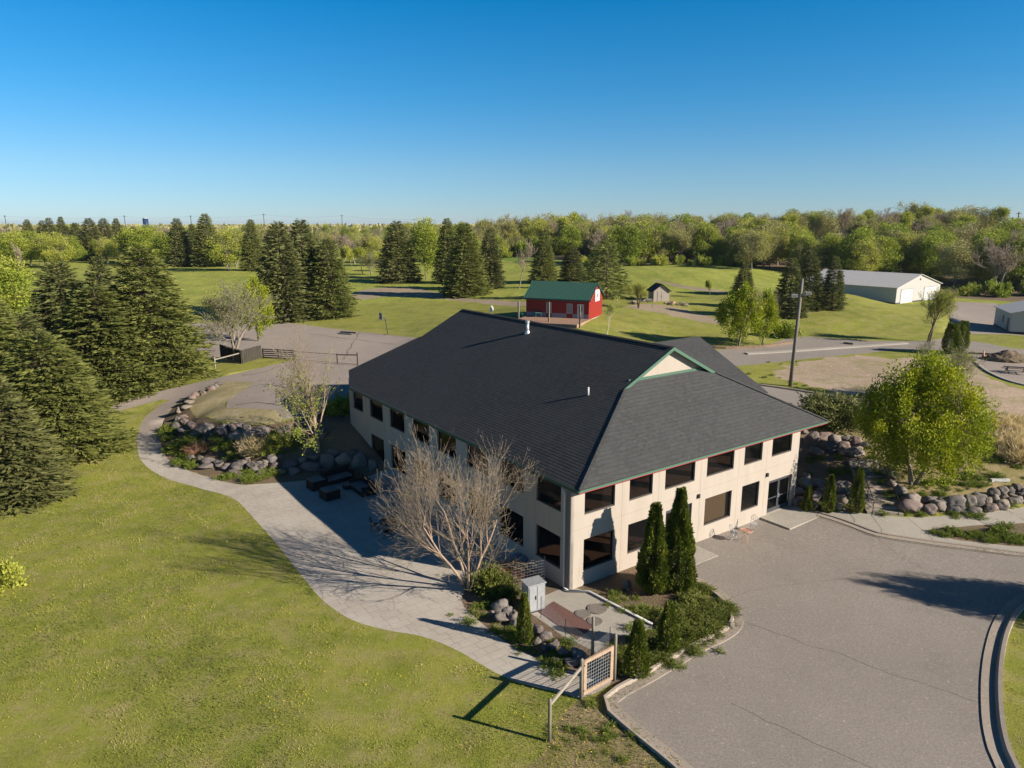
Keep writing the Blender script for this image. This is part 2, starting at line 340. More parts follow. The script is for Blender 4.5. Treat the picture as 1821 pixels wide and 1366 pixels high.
M['deck'] = simple('deck_board', (.36,.22,.15), .8, .15, 3)
M['red'] = simple('red_metal_siding', (.25,.018,.012), .55, .05, 2, stretch=(9,9,.2))
M['green_roof'] = simple('green_metal_roof', (.045,.115,.085), .45, .06, 2)
M['white_siding'] = simple('white_metal_siding', (.42,.40,.37), .6, .05, 2, stretch=(6,6,.2))
M['white_roof'] = simple('pale_metal_roof', (.50,.48,.45), .6, .04, 1)
M['plinth'] = simple('dark_plinth', (.06,.055,.05), .8)
M['shed_wood'] = simple('shed_board', (.40,.34,.29), .9, .15, 5, stretch=(6,6,.3))
M['dark_roof'] = simple('dark_roofing', (.05,.047,.047), .9)
M['wicker'] = simple('dark_wicker', (.022,.018,.016), .7, .3, 30, .01)
M['cushion'] = simple('grey_cushion', (.16,.16,.16), .9)
M['blackplastic'] = simple('black_plastic', (.02,.02,.02), .5)
M['orange'] = simple('orange_laminate', (.5,.16,.04), .6)
M['rust'] = simple('rusted_pink_paint', (.62,.36,.26), .7, .15, 30)
M['teal'] = simple('teal_plastic', (.06,.22,.2), .6)
M['brown_mat'] = simple('maroon_mat', (.17,.09,.075), .9, .2, 9)
M['bag'] = simple('grey_blue_plastic', (.16,.22,.26), .5, .25, 5)
M['cone'] = simple('faded_orange_plastic', (.70,.32,.20), .6)
M['bark'] = simple('tree_bark', (.17,.12,.085), .95, .25, 9, .02)
M['bark_pale'] = simple('pale_bark', (.42,.30,.21), .9, .18, 12, .01)
M['bark_grey'] = simple('grey_bark', (.27,.225,.18), .95, .2, 9, .01)
M['edging'] = simple('brown_edging', (.26,.18,.12), .9, .2, 3)
M['birch'] = simple('white_bark', (.6,.56,.48), .9, .15, 9, .01)
def rockmat():
    m, nt, b = newmat('field_stone'); co = coord(nt); oi = nt.nodes.new('ShaderNodeObjectInfo')
    r = nt.nodes.new('ShaderNodeValToRGB'); nt.links.new(oi.outputs['Random'], r.inputs[0]); e = r.color_ramp.elements
    e[0].color = (.15,.125,.112,1); e[1].color = (.22,.19,.16,1)
    for p, c in ((.25, (.24,.17,.145)), (.45, (.18,.165,.155)), (.65, (.27,.225,.18)), (.85, (.12,.105,.10))): n = e.new(p); n.color = c4(c)
    c = mix(nt, mapr(nt, tex_noise(nt, co, 2.5, 6, .7), .4, .7, 0, .6), r.outputs[0], (.09,.075,.068))
    c = mix(nt, mapr(nt, tex_noise(nt, co, 9, 5, .8), .55, .75, 0, .5), c, (.30,.26,.22))
    nt.links.new(c, b.inputs['Base Color']); b.inputs['Roughness'].default_value = .9
    bump(nt, b, tex_noise(nt, co, 7, 6, .7), .04); return m
M['rock'] = rockmat()
def glassmat(nm='tinted_glass', tc_=(.62,.56,.50,1), f_=.62):
    m, nt, b = newmat(nm); b.inputs['Base Color'].default_value = (.006,.007,.008,1); b.inputs['Roughness'].default_value = .03; b.inputs['Specular IOR Level'].default_value = .6
    t = nt.nodes.new('ShaderNodeBsdfTransparent'); t.inputs[0].default_value = tc_
    ms = nt.nodes.new('ShaderNodeMixShader'); ms.inputs[0].default_value = f_
    nt.links.new(b.outputs[0], ms.inputs[1]); nt.links.new(t.outputs[0], ms.inputs[2]); nt.links.new(ms.outputs[0], nt.nodes['Material Output'].inputs[0]); return m
M['glass'] = glassmat(); M['clear_glass'] = glassmat('clear_glass', (.9,.9,.88,1), .85)
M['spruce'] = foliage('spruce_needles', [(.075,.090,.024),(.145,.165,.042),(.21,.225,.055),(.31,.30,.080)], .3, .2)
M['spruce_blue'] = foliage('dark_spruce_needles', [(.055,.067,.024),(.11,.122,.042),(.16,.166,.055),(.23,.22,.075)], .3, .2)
M['maple'] = foliage('spring_maple_leaves', [(.11,.14,.006),(.22,.27,.008),(.33,.37,.010),(.48,.44,.014)], .35, .12)
M['leaf_mid'] = foliage('mid_green_leaves', [(.12,.16,.018),(.21,.27,.03),(.32,.37,.045),(.46,.46,.08)], .35, .3)
M['leaf_yel'] = foliage('yellow_green_leaves', [(.25,.28,.04),(.38,.41,.06),(.50,.50,.085),(.60,.55,.15)], .4, .35)
M['leaf_olive'] = foliage('olive_spring_leaves', [(.22,.21,.08),(.33,.31,.11),(.43,.39,.15),(.50,.43,.21)], .35, .4)
M['leaf_silver'] = foliage('silvery_willow_leaves', [(.15,.17,.05),(.22,.245,.07),(.29,.30,.10),(.36,.34,.14)], .3, .2)
M['twig'] = foliage('bare_twigs', [(.17,.13,.09),(.25,.195,.14),(.33,.26,.19),(.43,.35,.26)], 0, .3)
M['thuja'] = foliage('arborvitae_sprays', [(.045,.065,.010),(.09,.12,.016),(.155,.185,.022),(.24,.25,.035)], .2, .2)
M['juniper'] = foliage('juniper_sprays', [(.05,.07,.014),(.10,.125,.02),(.17,.19,.03),(.27,.24,.09)], .2, .3)
M['weed'] = foliage('weed_leaves', [(.09,.13,.018),(.15,.20,.025),(.22,.27,.04),(.34,.31,.12)], .3, .3)
M['straw'] = foliage('dry_stems', [(.60,.46,.24),(.76,.60,.34),(.88,.72,.46)], .4, .2)
M['redtwig'] = foliage('reddish_twigs', [(.25,.12,.07),(.34,.18,.11),(.40,.25,.16)], .1, .2)
M['blade'] = foliage('grass_blades', [(.11,.145,.022),(.22,.25,.035),(.33,.34,.055),(.42,.38,.10),(.50,.40,.20)], .25, 0, .8)
M['yellow'] = simple('dandelion_yellow', (.8,.6,.02), .8)
# ------------------------------------------------------------------ ground regions
def wpt(q):
    if len(q) == 3 and q[2] == 'Y': return colY(q[0], q[1], 8)[:2]
    return att(*q)[:2] if len(q) == 2 else W2(q[0], q[1])     # (px, py) or (u, v, 'b') in the building's frame
def catmull(P, closed, step=.6):
    P = [np.array(p, float) for p in P]; n = len(P); out = []
    rng = range(n if closed else n - 1)
    for i in rng:
        if closed: p0, p1, p2, p3 = P[i-1], P[i], P[(i+1) % n], P[(i+2) % n]
        else: p0, p1, p2, p3 = P[max(i-1,0)], P[i], P[i+1], P[min(i+2,n-1)]
        L = np.linalg.norm(p2 - p1); Y = (p1[1] + p2[1]) / 2; st = max(step, Y * .012); k = max(1, int(L / st))
        for j in range(k):
            t = j / k
            if L > 60: out.append(p1 + (p2 - p1) * t); continue
            out.append(.5 * ((2*p1) + (-p0+p2)*t + (2*p0-5*p1+4*p2-p3)*t*t + (-p0+3*p1-3*p2+p3)*t**3))
    if not closed: out.append(P[-1])
    return np.array(out)
def pip(P, poly):
    x, y = P[:, 0], P[:, 1]; ins = np.zeros(len(P), bool); n = len(poly)
    bb = (x >= poly[:,0].min()) & (x <= poly[:,0].max()) & (y >= poly[:,1].min()) & (y <= poly[:,1].max())
    idx = np.where(bb)[0]; xx, yy = x[idx], y[idx]; s = np.zeros(len(idx), bool)
    for i in range(n):
        a, b = poly[i], poly[(i+1) % n]
        c = (a[1] > yy) != (b[1] > yy)
        with np.errstate(divide='ignore', invalid='ignore'): s ^= c & (xx < (b[0]-a[0]) * (yy-a[1]) / (b[1]-a[1] + 1e-12) + a[0])
    ins[idx] = s; return ins
G1px = [(1290,1420),(1211,1350),(1157,1307),(1125,1281),(1103,1262),(1098,1250),(1115,1237),(1168,1208),(1248,1160),(1290,1140),(1313,1124),(1322,1106),(1318,1090),(1305,1071),(1277,1048),(1229,1021)]
G2px = [(2300,1080),(2080,1052),(1900,1046),(1850,1048),(1817,1057),(1787,1078),(1765,1112),(1752,1156),(1746,1200),(1745,1245),(1748,1290),(1758,1334),(1772,1366),(1800,1420),(1850,1490)]
G3px = [(1452,917),(1482,926),(1513,937),(1557,953),(1603,961),(1650,968),(1735,979),(1821,990),(1960,1006),(2300,1030)]
RG = {}
def region(name, mat, pts, jit=0.0, smooth=True, kind='structure'):
    P = [wpt(q) for q in pts]
    P = catmull(P, True) if smooth else np.array(P)
    if jit:
        for i in range(len(P)):
            s = max(1.0, P[i][1] / 60) * jit
            P[i] = P[i] + np.array([noise.noise(Vector((P[i][0]*.9, P[i][1]*.9, 1))), noise.noise(Vector((P[i][0]*.9, P[i][1]*.9, 7)))]) * s
    RG[name] = (P, mat)
b_ = 'b'
region('dirt_field', 'dirt', [(1395,655),(1440,642),(1530,634),(1640,640),(1730,646),(1765,670),(1821,693),(1960,722),(1960,845),(1821,806),(1770,772),(1700,742),(1640,732),(1540,707),(1430,683),(1380,668)], 1.6)
region('straw_verge', 'strawgrass', [(345,742),(337,716),(360,698),(398,680),(430,677),(455,679),(433,694),(405,712),(402,726),(450,726),(491,729),(505,748),(450,753),(400,749)], .3)
region('rocky_bed', 'soil', [(488,859),(433,862),(387,853),(321,831),(293,809),(285,785),(287,768),(296,741),(310,722),(325,712),(345,742),(400,752),(450,755),(505,750),(560,738),(610,722),(.4,29.9,b_),(.3,21,b_),(660,846),(560,853)], .15)
region('hillside_bed', 'soil', [(21.15,.3,b_),(21.15,14,b_),(25,16.5,b_),(1440,765),(1490,770),(1545,820),(1610,870),(1610,913),(1540,913),(1498,909),(1458,911),(1430,905)], .2)
region('maple_bank', 'verge', [(1610,870),(1625,912),(1678,912),(1760,905),(1821,895),(1900,885),(1900,830),(1821,808),(1770,775),(1700,745),(1640,736),(1560,745),(1470,758),(1490,770),(1545,820)], .3)
region('gate_verge', 'verge', [(1028,1243),(1066,1252),(1095,1275),(1150,1320),(1205,1366),(1240,1400),(935,1400),(965,1330),(990,1290),(1010,1262)], .35)
region('fence_bed', 'soil', [(820,1068),(837,1091),(871,1120),(906,1146),(948,1168),(991,1186),(1031,1197),(1060,1204),(1088,1200),(1096,1150),(1080,1126),(1010,1110),(960,1085),(975,1062),(1000,1049),(.3,.3,b_),(.3,6.2,b_),(880,1003),(850,1022),(832,1040)], .1)
region('juniper_bed', 'soil', [(.4,.3,b_),(1048,1054),(1161,1113),(1158,1124),(1090,1134),(1070,1190),(1090,1222),(1125,1210),(1171,1190),(1217,1160),(1290,1130),(1302,1097),(1294,1074),(1262,1043),(1222,1015),(7.2,.3,b_)], .05)
region('concrete_pad', 'concrete', [(.3,.35,b_),(.45,.3,b_),(1048,1053),(1161,1113),(1158,1124),(1090,1133),(1060,1160),(1003,1132),(943,1090),(960,1063),(990,1050)], 0, False)
region('upper_parking_lot', 'asphalt2', [(330,575),(464,571),(507,574),(600,586),(741,600.5),(12,52,b_),(25,38,b_),(24,31,b_),(0,31,b_),(612,722),(560,738),(505,746),(491,729),(402,726),(405,712),(433,694),(455,679),(398,679),(378,688),(337,702),(310,722),(296,741),(286,770),(247,772),(249,757),(259,741),(280,724),(300,712),(289,710),(209,732),(100,757),(100,745),(207,717),(283,696),(395,670),(478,651),(527,640),(467,633),(380,640),(345,625)], .12, False)
region('stamped_path', 'stamped', [(247,772),(244,790),(252,820),(290,848),(354,868),(414,886),(448,918),(499,976),(539,1027),(576,1069),(627,1103),(686,1120),(748,1131),(791,1146),(820,1160),(906,1208),(1003,1233),(1030,1243),(1062,1232),(1092,1208),(1060,1204),(1031,1197),(991,1186),(948,1168),(906,1146),(871,1120),(837,1091),(820,1068),(832,1040),(850,1022),(880,1003),(.3,6.2,b_),(.3,21.0,b_),(660,846),(560,853),(488,859),(433,862),(387,853),(321,831),(293,809),(285,785),(286,770)], 0)
region('access_road', 'asphalt', [(1230,640),(1260,625),(1363,613),(1422,599),(1518,605),(1613,607),(1715,605),(1821,622),(2000,640),(2000,655),(1821,640),(1715,625),(1613,622),(1518,630),(1400,642),(1310,651),(1290,656),(1286,662),(1300,672),(1336,683),(1402,693),(1517,711),(1600,722),(1640,735),(1640,750),(1527,740),(1432,727),(1290,700),(26,14,b_),(25,30,b_)], .15)
region('machine_yard', 'asphalt2', [(1640,606),(1702,598),(1690,560),(1672,540),(1682,536),(1765,539),(1815,570),(1900,590),(1900,602),(1781,594),(1725,594),(1712,606)], .5, False)
region('side_parking_lot', 'asphalt2', [(1715,625),(1821,641),(2000,658),(2000,722),(1821,686),(1765,665),(1738,645)], .2, False)
region('dirt_track', 'path_dirt', [(628,521),(680,511),(745,512),(800,526),(934,538),(934,544),(800,533),(700,527),(640,533)], .6)
region('farm_track', 'path_dirt', [(1110,545),(1150,541),(1221,550),(1280,569),(1270,576),(1215,565),(1150,553)], .6)
region('hill_track', 'path_dirt', [(1160,499),(1225,509),(1290,517),(1345,523),(1290,522),(1221,514)], .3)
region('far_crop_field', 'field', [(880,432),(960,432),(1045,440),(1040,456),(960,462),(890,461)], .0)
region('parking_lot', 'asphalt', G1px[1:] + [(1226,1010),(6.9,.3,b_),(21.15,.3,b_),(1439,914)] + G3px + [(2400,1060)] + G2px + [(1850,1700),(1290,1700)], 0, False)
region('sidewalk', 'concrete', [(1440,912),(1458,911),(1499,909),(1541,914),(1609,920),(1678,918),(1760,910),(1821,902),(1960,885),(2300,860),(2300,1030),(1960,1003),(1821,986),(1735,975),(1650,964),(1603,957),(1557,950),(1513,934),(1482,923),(1452,915)], 0, False)
region('planter_bed', 'soil', [(1655,943),(1705,937),(1821,931),(1950,930),(1950,985),(1821,973),(1750,966),(1690,958)], .1)
region('woodland_floor', 'soil', [(1035,228,'Y'),(1180,224,'Y'),(1330,218,'Y'),(1490,190,'Y'),(1600,186,'Y'),(1690,164,'Y'),(2100,158,'Y'),(2500,260,'Y'),(2300,460,'Y'),(900,460,'Y'),(870,340,'Y'),(960,300,'Y')], .3)
FOOT = np.array([W2(u, v) for u, v in ((.25,.25),(21.2,.25),(21.2,33),(1.6,33),(.25,29.6))])

def build_ground():
    vs = []; ed = []
    for nm, (P, m) in RG.items():
        n0 = len(vs); vs += [tuple(p) for p in P]; ed += [(n0 + i, n0 + (i+1) % len(P)) for i in range(len(P))]
    n0 = len(vs); vs += [tuple(p) for p in FOOT]; ed += [(n0 + i, n0 + (i+1) % len(FOOT)) for i in range(len(FOOT))]
    rr = list(np.arange(8, 130, 1.0)); 
    while rr[-1] < 7500: rr.append(rr[-1] * 1.028)
    for r in rr:
        st = 1.0 if r > 45 else (1.6 if r > 25 else 3)
        for a in np.arange(22, 158, st):
            a2 = math.radians(a + rnd.uniform(-.3, .3) * st); r2 = r * (1 + rnd.uniform(-.004, .004))
            vs.append((r2 * math.cos(a2), r2 * math.sin(a2)))
    for r in (6, 14, 30, 60, 120, 300, 900, 3000, 7500):
        for a in np.arange(160, 382, 8): vs.append((r * math.cos(math.radians(a)), r * math.sin(math.radians(a))))
    V, E_, F, *_ = delaunay_2d_cdt([Vector(v) for v in vs], ed, [], 0, 1e-5)
    V = np.array([tuple(v) for v in V]); F = np.array([f for f in F if len(f) == 3])
    Z = H(V)
    lum = np.array([noise.noise(Vector((v[0]*.35, v[1]*.35, 0))) for v in V])
    Z = Z + lum * np.clip((V[:,1] - 95) / 60, 0, 1) * .25
    C = V[F].mean(1)
    lab = np.full(len(F), -1)
    names = list(RG)
    for i, nm in enumerate(names): lab[pip(C, RG[nm][0])] = i
    mead = (lab == -1) & ((C[:,1] > 150) | (C[:,0] < -75))
    lab[mead] = -2
    inside = pip(C, FOOT); keep = ~inside
    def mk(name, sel, mat):
        f = F[sel & keep]
        if not len(f): return
        u, inv = np.unique(f, return_inverse=True)
        me = npmesh(name, np.c_[V[u], Z[u]], inv.reshape(f.shape), smooth=True)
        # faces up
        o = link(name, me, M[mat]); setp(o, kind='structure'); return o
    mk('lawn', lab == -1, 'lawn'); mk('meadow', lab == -2, 'meadow')
    for i, nm in enumerate(names): mk(nm, lab == i, RG[nm][1])
build_ground()
NOGRASS = [RG[n][0] for n in RG if n not in ('gate_verge', 'maple_bank')] + [FOOT]

def sweep(name, pxs, prof, mat, closed=False, zoff=0.0, side=1, label=None):
    P = catmull([wpt(q) for q in pxs], False, .5)
    z = H(P); n = len(P); mb = MB()
    for i in range(n):
        d = P[min(i+1,n-1)] - P[max(i-1,0)]; d = d / (np.linalg.norm(d) + 1e-9); nn = np.array([-d[1], d[0]]) * side
        for o_, h_ in prof: q = P[i] + nn * o_; mb.v.append((q[0], q[1], h1(q[0], q[1]) + h_ + zoff + (.02 if h_ > 0 else 0)))
    k = len(prof)
    for i in range(n - 1):
        for j in range(k - 1):
            f = (i*k+j, (i+1)*k+j, (i+1)*k+j+1, i*k+j+1); mb.f.append(f if side > 0 else f[::-1])
    o = mb.build(name, M[mat]); setp(o, kind='structure'); return o
KP = [(-.02,-.1),(-.02,.025),(.45,.012),(.50,.14),(.62,.15),(.64,-.1)]
sweep('kerb', G1px, KP, 'kerb')
sweep('kerb', G2px, [(-.02,-.1),(-.02,.025),(.50,.015),(.60,.17),(.76,.18),(.78,-.1)], 'kerb')
sweep('kerb', G3px, [(-.02,-.1),(-.02,.02),(.42,.01),(.46,.075),(.60,.08),(.62,-.1)], 'kerb')
sweep('kerb', [(1330,631),(1365,629),(1430,625),(1500,620),(1560,616),(1616,612)], [(0,-.1),(0,.13),(.75,.14),(.77,-.1)], 'concrete')
sweep('kerb', [(1286,660),(1290,667),(1300,672),(1336,683),(1402,693),(1517,711),(1600,722),(1640,734)], [(0,-.1),(0,.13),(.2,.14),(.22,-.1)], 'kerb', side=1)
sweep('kerb', [(1738,645),(1765,665),(1821,685),(1960,712)], [(0,-.1),(0,.13),(.35,.14),(.37,-.1)], 'concrete', side=-1)
sweep('stone_edging', [(1240,617),(1290,621),(1330,620),(1370,617),(1410,611)], [(0,-.1),(0,.28),(.35,.30),(.37,-.1)], 'edging')
# slabs in front of the doors
def bframe(u, v, z=0.0): p = W2(u, v); return (p[0], p[1], z)
def slab(name, pts, z0, z1, mat):
    o = MB().prism(pts, z0, z1).build(name, M[mat]); setp(o, kind='structure'); return o
slab('door_slab', [bframe(u, v)[:2] for u, v in ((17.4,-2.35),(21.9,-2.35),(21.9,-.01),(17.4,-.01))], -.2, .03, 'concrete')
slab('door_slab', [bframe(u, v)[:2] for u, v in ((7.1,-2.1),(10.3,-2.1),(10.3,-.01),(7.1,-.01))], -.2, .03, 'concrete')
# cracks and joints, laid 4 mm above the surface
def ribbon(name, pxs, w, mat, z=.006, wob=.12):
    P = catmull([wpt(q) for q in pxs], False, .25); n = len(P); mb = MB()
    for i in range(n):
        d = P[min(i+1,n-1)] - P[max(i-1,0)]; d = d / (np.linalg.norm(d)+1e-9); nn = np.array([-d[1], d[0]])
        c = P[i] + nn * noise.noise(Vector((P[i][0]*1.7, P[i][1]*1.7, 3))) * wob
        ww = w * (.5 + .8 * abs(noise.noise(Vector((P[i][0]*2.3, P[i][1]*2.3, 9)))) * 2)
        hz = h1(*c) + z
        for s in (-1, 1): q = c + nn * s * ww / 2; mb.v.append((q[0], q[1], hz))
    mb.f = [(2*i, 2*i+2, 2*i+3, 2*i+1) for i in range(n-1)]
    return mb
def joinmb(L):
    r = MB()
    for m in L:
        n = len(r.v); r.v += m.v; r.f += [tuple(n + i for i in f) for f in m.f]
    return r
ck = [ribbon('', p, .024, '') for p in (
    [(1322,1106),(1380,1125),(1440,1148),(1500,1165),(1560,1190),(1640,1215),(1742,1250)], [(1295,1065),(1340,1050),(1400,1040),(1480,1032),(1560,1020)],
    [(1553,952),(1575,968),(1600,990),(1640,1010)], [(1300,1250),(1380,1290),(1470,1330),(1560,1370)],
    [(1229,1012),(1260,995),(1268,989)], [(1440,917),(1415,928),(1394,938)])]
ck3 = [ribbon('', p, .05, '', .032, .03) for p in (G1px[1:8], [(1752,1156),(1746,1200),(1745,1245),(1748,1290),(1758,1334),(1772,1366)], [(1452,919),(1513,939),(1557,955),(1650,970),(1735,981),(1821,992)])]
o = joinmb(ck3).build('weedy_joints', simple('weedy_joint', (.10,.10,.04), .95, .3, 3, col2=(.20,.16,.11))); setp(o, kind='structure')
o = joinmb(ck).build('pavement_cracks', M['crack']); setp(o, kind='structure')
jl = [ribbon('', p, .04, '', .006, .0) for p in ([(1507,910),(1520,925),(1517,934)], [(1549,915),(1568,942),(1566,951)], [(1614,921),(1650,950),(1660,963)], [(1720,915),(1760,935)], [(1790,906),(1821,925)])]
o = joinmb(jl).build('sidewalk_joints', M['crack']); setp(o, kind='structure')
ck2 = [ribbon('', p, .12, '', .02, .5) for p in ([(440,690),(470,684),(510,690)], [(430,668),(470,662),(500,650)], [(480,720),(520,700),(560,690)], [(420,720),(455,716),(500,722)], [(610,640),(630,605),(640,590)], [(520,590),(600,600),(700,612)])]
o = joinmb(ck2).build('upper_lot_cracks', M['crack']); setp(o, kind='structure')
# ------------------------------------------------------------------ buildings
def hitv(px, py, org, ang):           # photo ray against the upright plane through org running at angle ang: distance along, height
    r = ray(px, py); d = np.array([math.cos(ang), math.sin(ang)]); n = np.array([-d[1], d[0]])
    t = (np.array(org[:2]) @ n) / (r[:2] @ n); q = np.array([0, 0, CAMH]) + t * r
    return float((q[:2] - np.array(org[:2])) @ d), float(q[2])
def wallmb(p0, d, L, z0, z1, ops, nin, t=.3):         # wall with real openings (s0, s1, za, zb)
    mb = MB(); S = sorted({0.0, L, *[o[0] for o in ops], *[o[1] for o in ops]}); Zs = sorted({z0, z1, *[o[2] for o in ops], *[o[3] for o in ops]})
    def P(s, z, k=0): return (p0[0] + d[0]*s + nin[0]*t*k, p0[1] + d[1]*s + nin[1]*t*k, z)
    for a, b in zip(S, S[1:]):
        for c, e in zip(Zs, Zs[1:]):
            if any(o[0] <= (a+b)/2 <= o[1] and o[2] <= (c+e)/2 <= o[3] for o in ops): continue
            mb.quad(P(a,c), P(b,c), P(b,e), P(a,e)); mb.quad(P(b,c,1), P(a,c,1), P(a,e,1), P(b,e,1))
    for a, b, c, e in ops + [(0, L, z0, z1)]:
        mb.quad(P(a,c), P(a,c,1), P(b,c,1), P(b,c)); mb.quad(P(b,e), P(b,e,1), P(a,e,1), P(a,e))
        mb.quad(P(a,e), P(a,e,1), P(a,c,1), P(a,c)); mb.quad(P(b,c), P(b,c,1), P(b,e,1), P(b,e))
    return mb
def window(parent, p0, d, nin, op, mframe='bronze', mpane='glass', fw=.07, rec=.11, bars=(), sill=True, name='window', mback=None, label=None):
    a, b, c, e = op; mb = MB()
    def P(s, z, k): return (p0[0] + d[0]*s + nin[0]*k, p0[1] + d[1]*s + nin[1]*k, z)
    def box(s0, s1, za, zb, k0, k1, m):
        q = [P(s0,za,k0),P(s1,za,k0),P(s1,za,k1),P(s0,za,k1),P(s0,zb,k0),P(s1,zb,k0),P(s1,zb,k1),P(s0,zb,k1)]; n = len(m.v); m.v += q
        m.f += [tuple(n + i for i in f) for f in [(0,3,2,1),(4,5,6,7),(0,1,5,4),(1,2,6,5),(2,3,7,6),(3,0,4,7)]]
    g = .003
    box(a+g, a+fw, c+g, e-g, rec, rec+.07, mb); box(b-fw, b-g, c+g, e-g, rec, rec+.07, mb)
    box(a+fw, b-fw, c+g, c+fw, rec, rec+.07, mb); box(a+fw, b-fw, e-fw, e-g, rec, rec+.07, mb)
    for s in bars: box(s-.035, s+.035, c+fw, e-fw, rec+.002, rec+.068, mb)
    o = mb.build(name, M[mframe], parent)
    if label: o['label'] = label
    m2 = MB().quad(P(a+fw,c+fw,rec+.04), P(b-fw,c+fw,rec+.04), P(b-fw,e-fw,rec+.04), P(a+fw,e-fw,rec+.04)); m2.build('pane', M[mpane], o)
    if sill:
        m3 = MB(); box(a+g, b-g, c+.004, c+.05, .01, rec-.004, m3); m3.build('sill', M['sill'], o)
    if mback:
        m4 = MB().quad(P(a,c,rec+.2), P(b,c,rec+.2), P(b,e,rec+.2), P(a,e,rec+.2)); m4.build('blind', M[mback], o)
    return o
B = empty('main_building', (A0[0], A0[1], 0), BA, 'long two-storey cream building with a dark shingled hip roof, beside the patio and front lot', 'building')
WU, WV, ZE = 21.45, 33.3, 6.2
fops_u = [(1.05,3.35),(4.5,6.42),(7.5,10.2),(11.35,14.05),(15.15,17.1),(18.2,20.5)]
FO = [(a, b, 4.27, 5.8) for a, b in fops_u] + [(1.05,3.38,.9,2.8),(4.5,6.42,.93,2.8),(11.36,14.05,.93,2.8),(15.15,17.05,.96,2.8)]
DO = [(7.7,10.1,.05,2.85),(18.15,20.9,.05,2.5)]
wallmb((0,0), (1,0), WU, -.3, 5.98, FO + DO, (0,1)).build('wall', M['stucco'], B)
LO = [(a, b, 4.42, 5.92) for a, b in ((.78,3.03),(4.25,6.65),(8.0,10.5),(11.88,14.4),(15.6,18.1),(19.4,21.9),(23.15,25.6),(26.95,29.0))] + \
     [(a, b, .98, 2.95) for a, b in ((.78,3.03),(4.25,6.75),(8.0,10.5),(11.88,14.4),(15.65,18.2),(19.4,21.9),(23.15,25.6))]
wallmb((0,29.76), (0,-1), 29.76, -.3, 5.98, [(29.76-b, 29.76-a, c, e) for a, b, c, e in LO], (1,0)).build('wall', M['stucco'], B)
wallmb((WU,.305), (0,1), WV-.305, -.3, 5.98, [], (-1,0)).build('wall', M['stucco'], B)
wallmb((1.6,WV), (-1.6/3.88, -3.54/3.88), 3.86, -.3, 5.98, [(1.2,2.7,4.42,5.92)], (.91,-.41)).build('wall', M['stucco'], B)
wallmb((WU-.3,WV), (-1,0), WU-2.0, -.3, 5.98, [], (0,-1)).build('wall', M['stucco'], B)
for i, op in enumerate(FO):
    window(B, (0,0), (1,0), (0,1), op, mback='blind' if i == 8 else None, mpane='glass', label='window with a beige blind drawn behind the glass' if i == 8 else None)
for op in LO: window(B, (0,0), (0,1), (1,0), op)
# doors
def door_unit(op, leaves):
    a, b, c, e = op; mb = MB(); mb.box(a+.004, a+.08, .12, .2, c, e-.004).box(b-.08, b-.004, .12, .2, c, e-.004).box(a+.08, b-.08, .12, .2, e-.1, e-.004)
    d = mb.build('door', M['bronze'], B); w = (b - a - .16) / leaves
    lm = MB(); hm = MB(); gm = MB()
    for i in range(leaves):
        x0 = a + .08 + i*w + .01; x1 = x0 + w - .02
        lm.box(x0, x0+.1, .13, .18, c+.01, e-.11).box(x1-.1, x1, .13, .18, c+.01, e-.11).box(x0+.1, x1-.1, .13, .18, c+.01, c+.28).box(x0+.1, x1-.1, .13, .18, e-.24, e-.11).box(x0+.1, x1-.1, .135, .175, c+1.0, c+1.08)
        gm.quad((x0+.1,.155,c+.2), (x1-.1,.155,c+.2), (x1-.1,.155,e-.2), (x0+.1,.155,e-.2))
        hx = x1-.05 if i == 0 else x0+.05
        hm.box(hx-.02, hx+.02, .07, .12, c+.95, c+1.25)
    lm.build('door_leaf', M['grey_metal'] if False else simple('dark_grey_aluminium_%d' % leaves, (.06,.065,.075), .45), d); gm.build('pane', M['glass'], d); hm.build('handle', M['galv'], d)
door_unit(DO[0], 2); door_unit(DO[1], 2)
# interior: floors, ceiling, partitions
MB().box(.3, WU-.3, .3, 29.5, -.10, -.01).build('floor', M['floor_in'], B)
MB().box(.3, WU-.3, .3, 29.5, 3.05, 3.38).build('floor', M['floor_in'], B)
MB().box(.3, WU-.3, .3, 29.5, 5.95, 5.975).build('ceiling', M['dark_in'], B)
for z0, z1 in ((-.01, 3.05), (3.38, 5.95)):
    MB().box(6.5, 6.62, 6.5, 29.4, z0, z1).box(6.63, 21.1, 6.5, 6.62, z0, z1).build('partition', M['dark_in'], B)
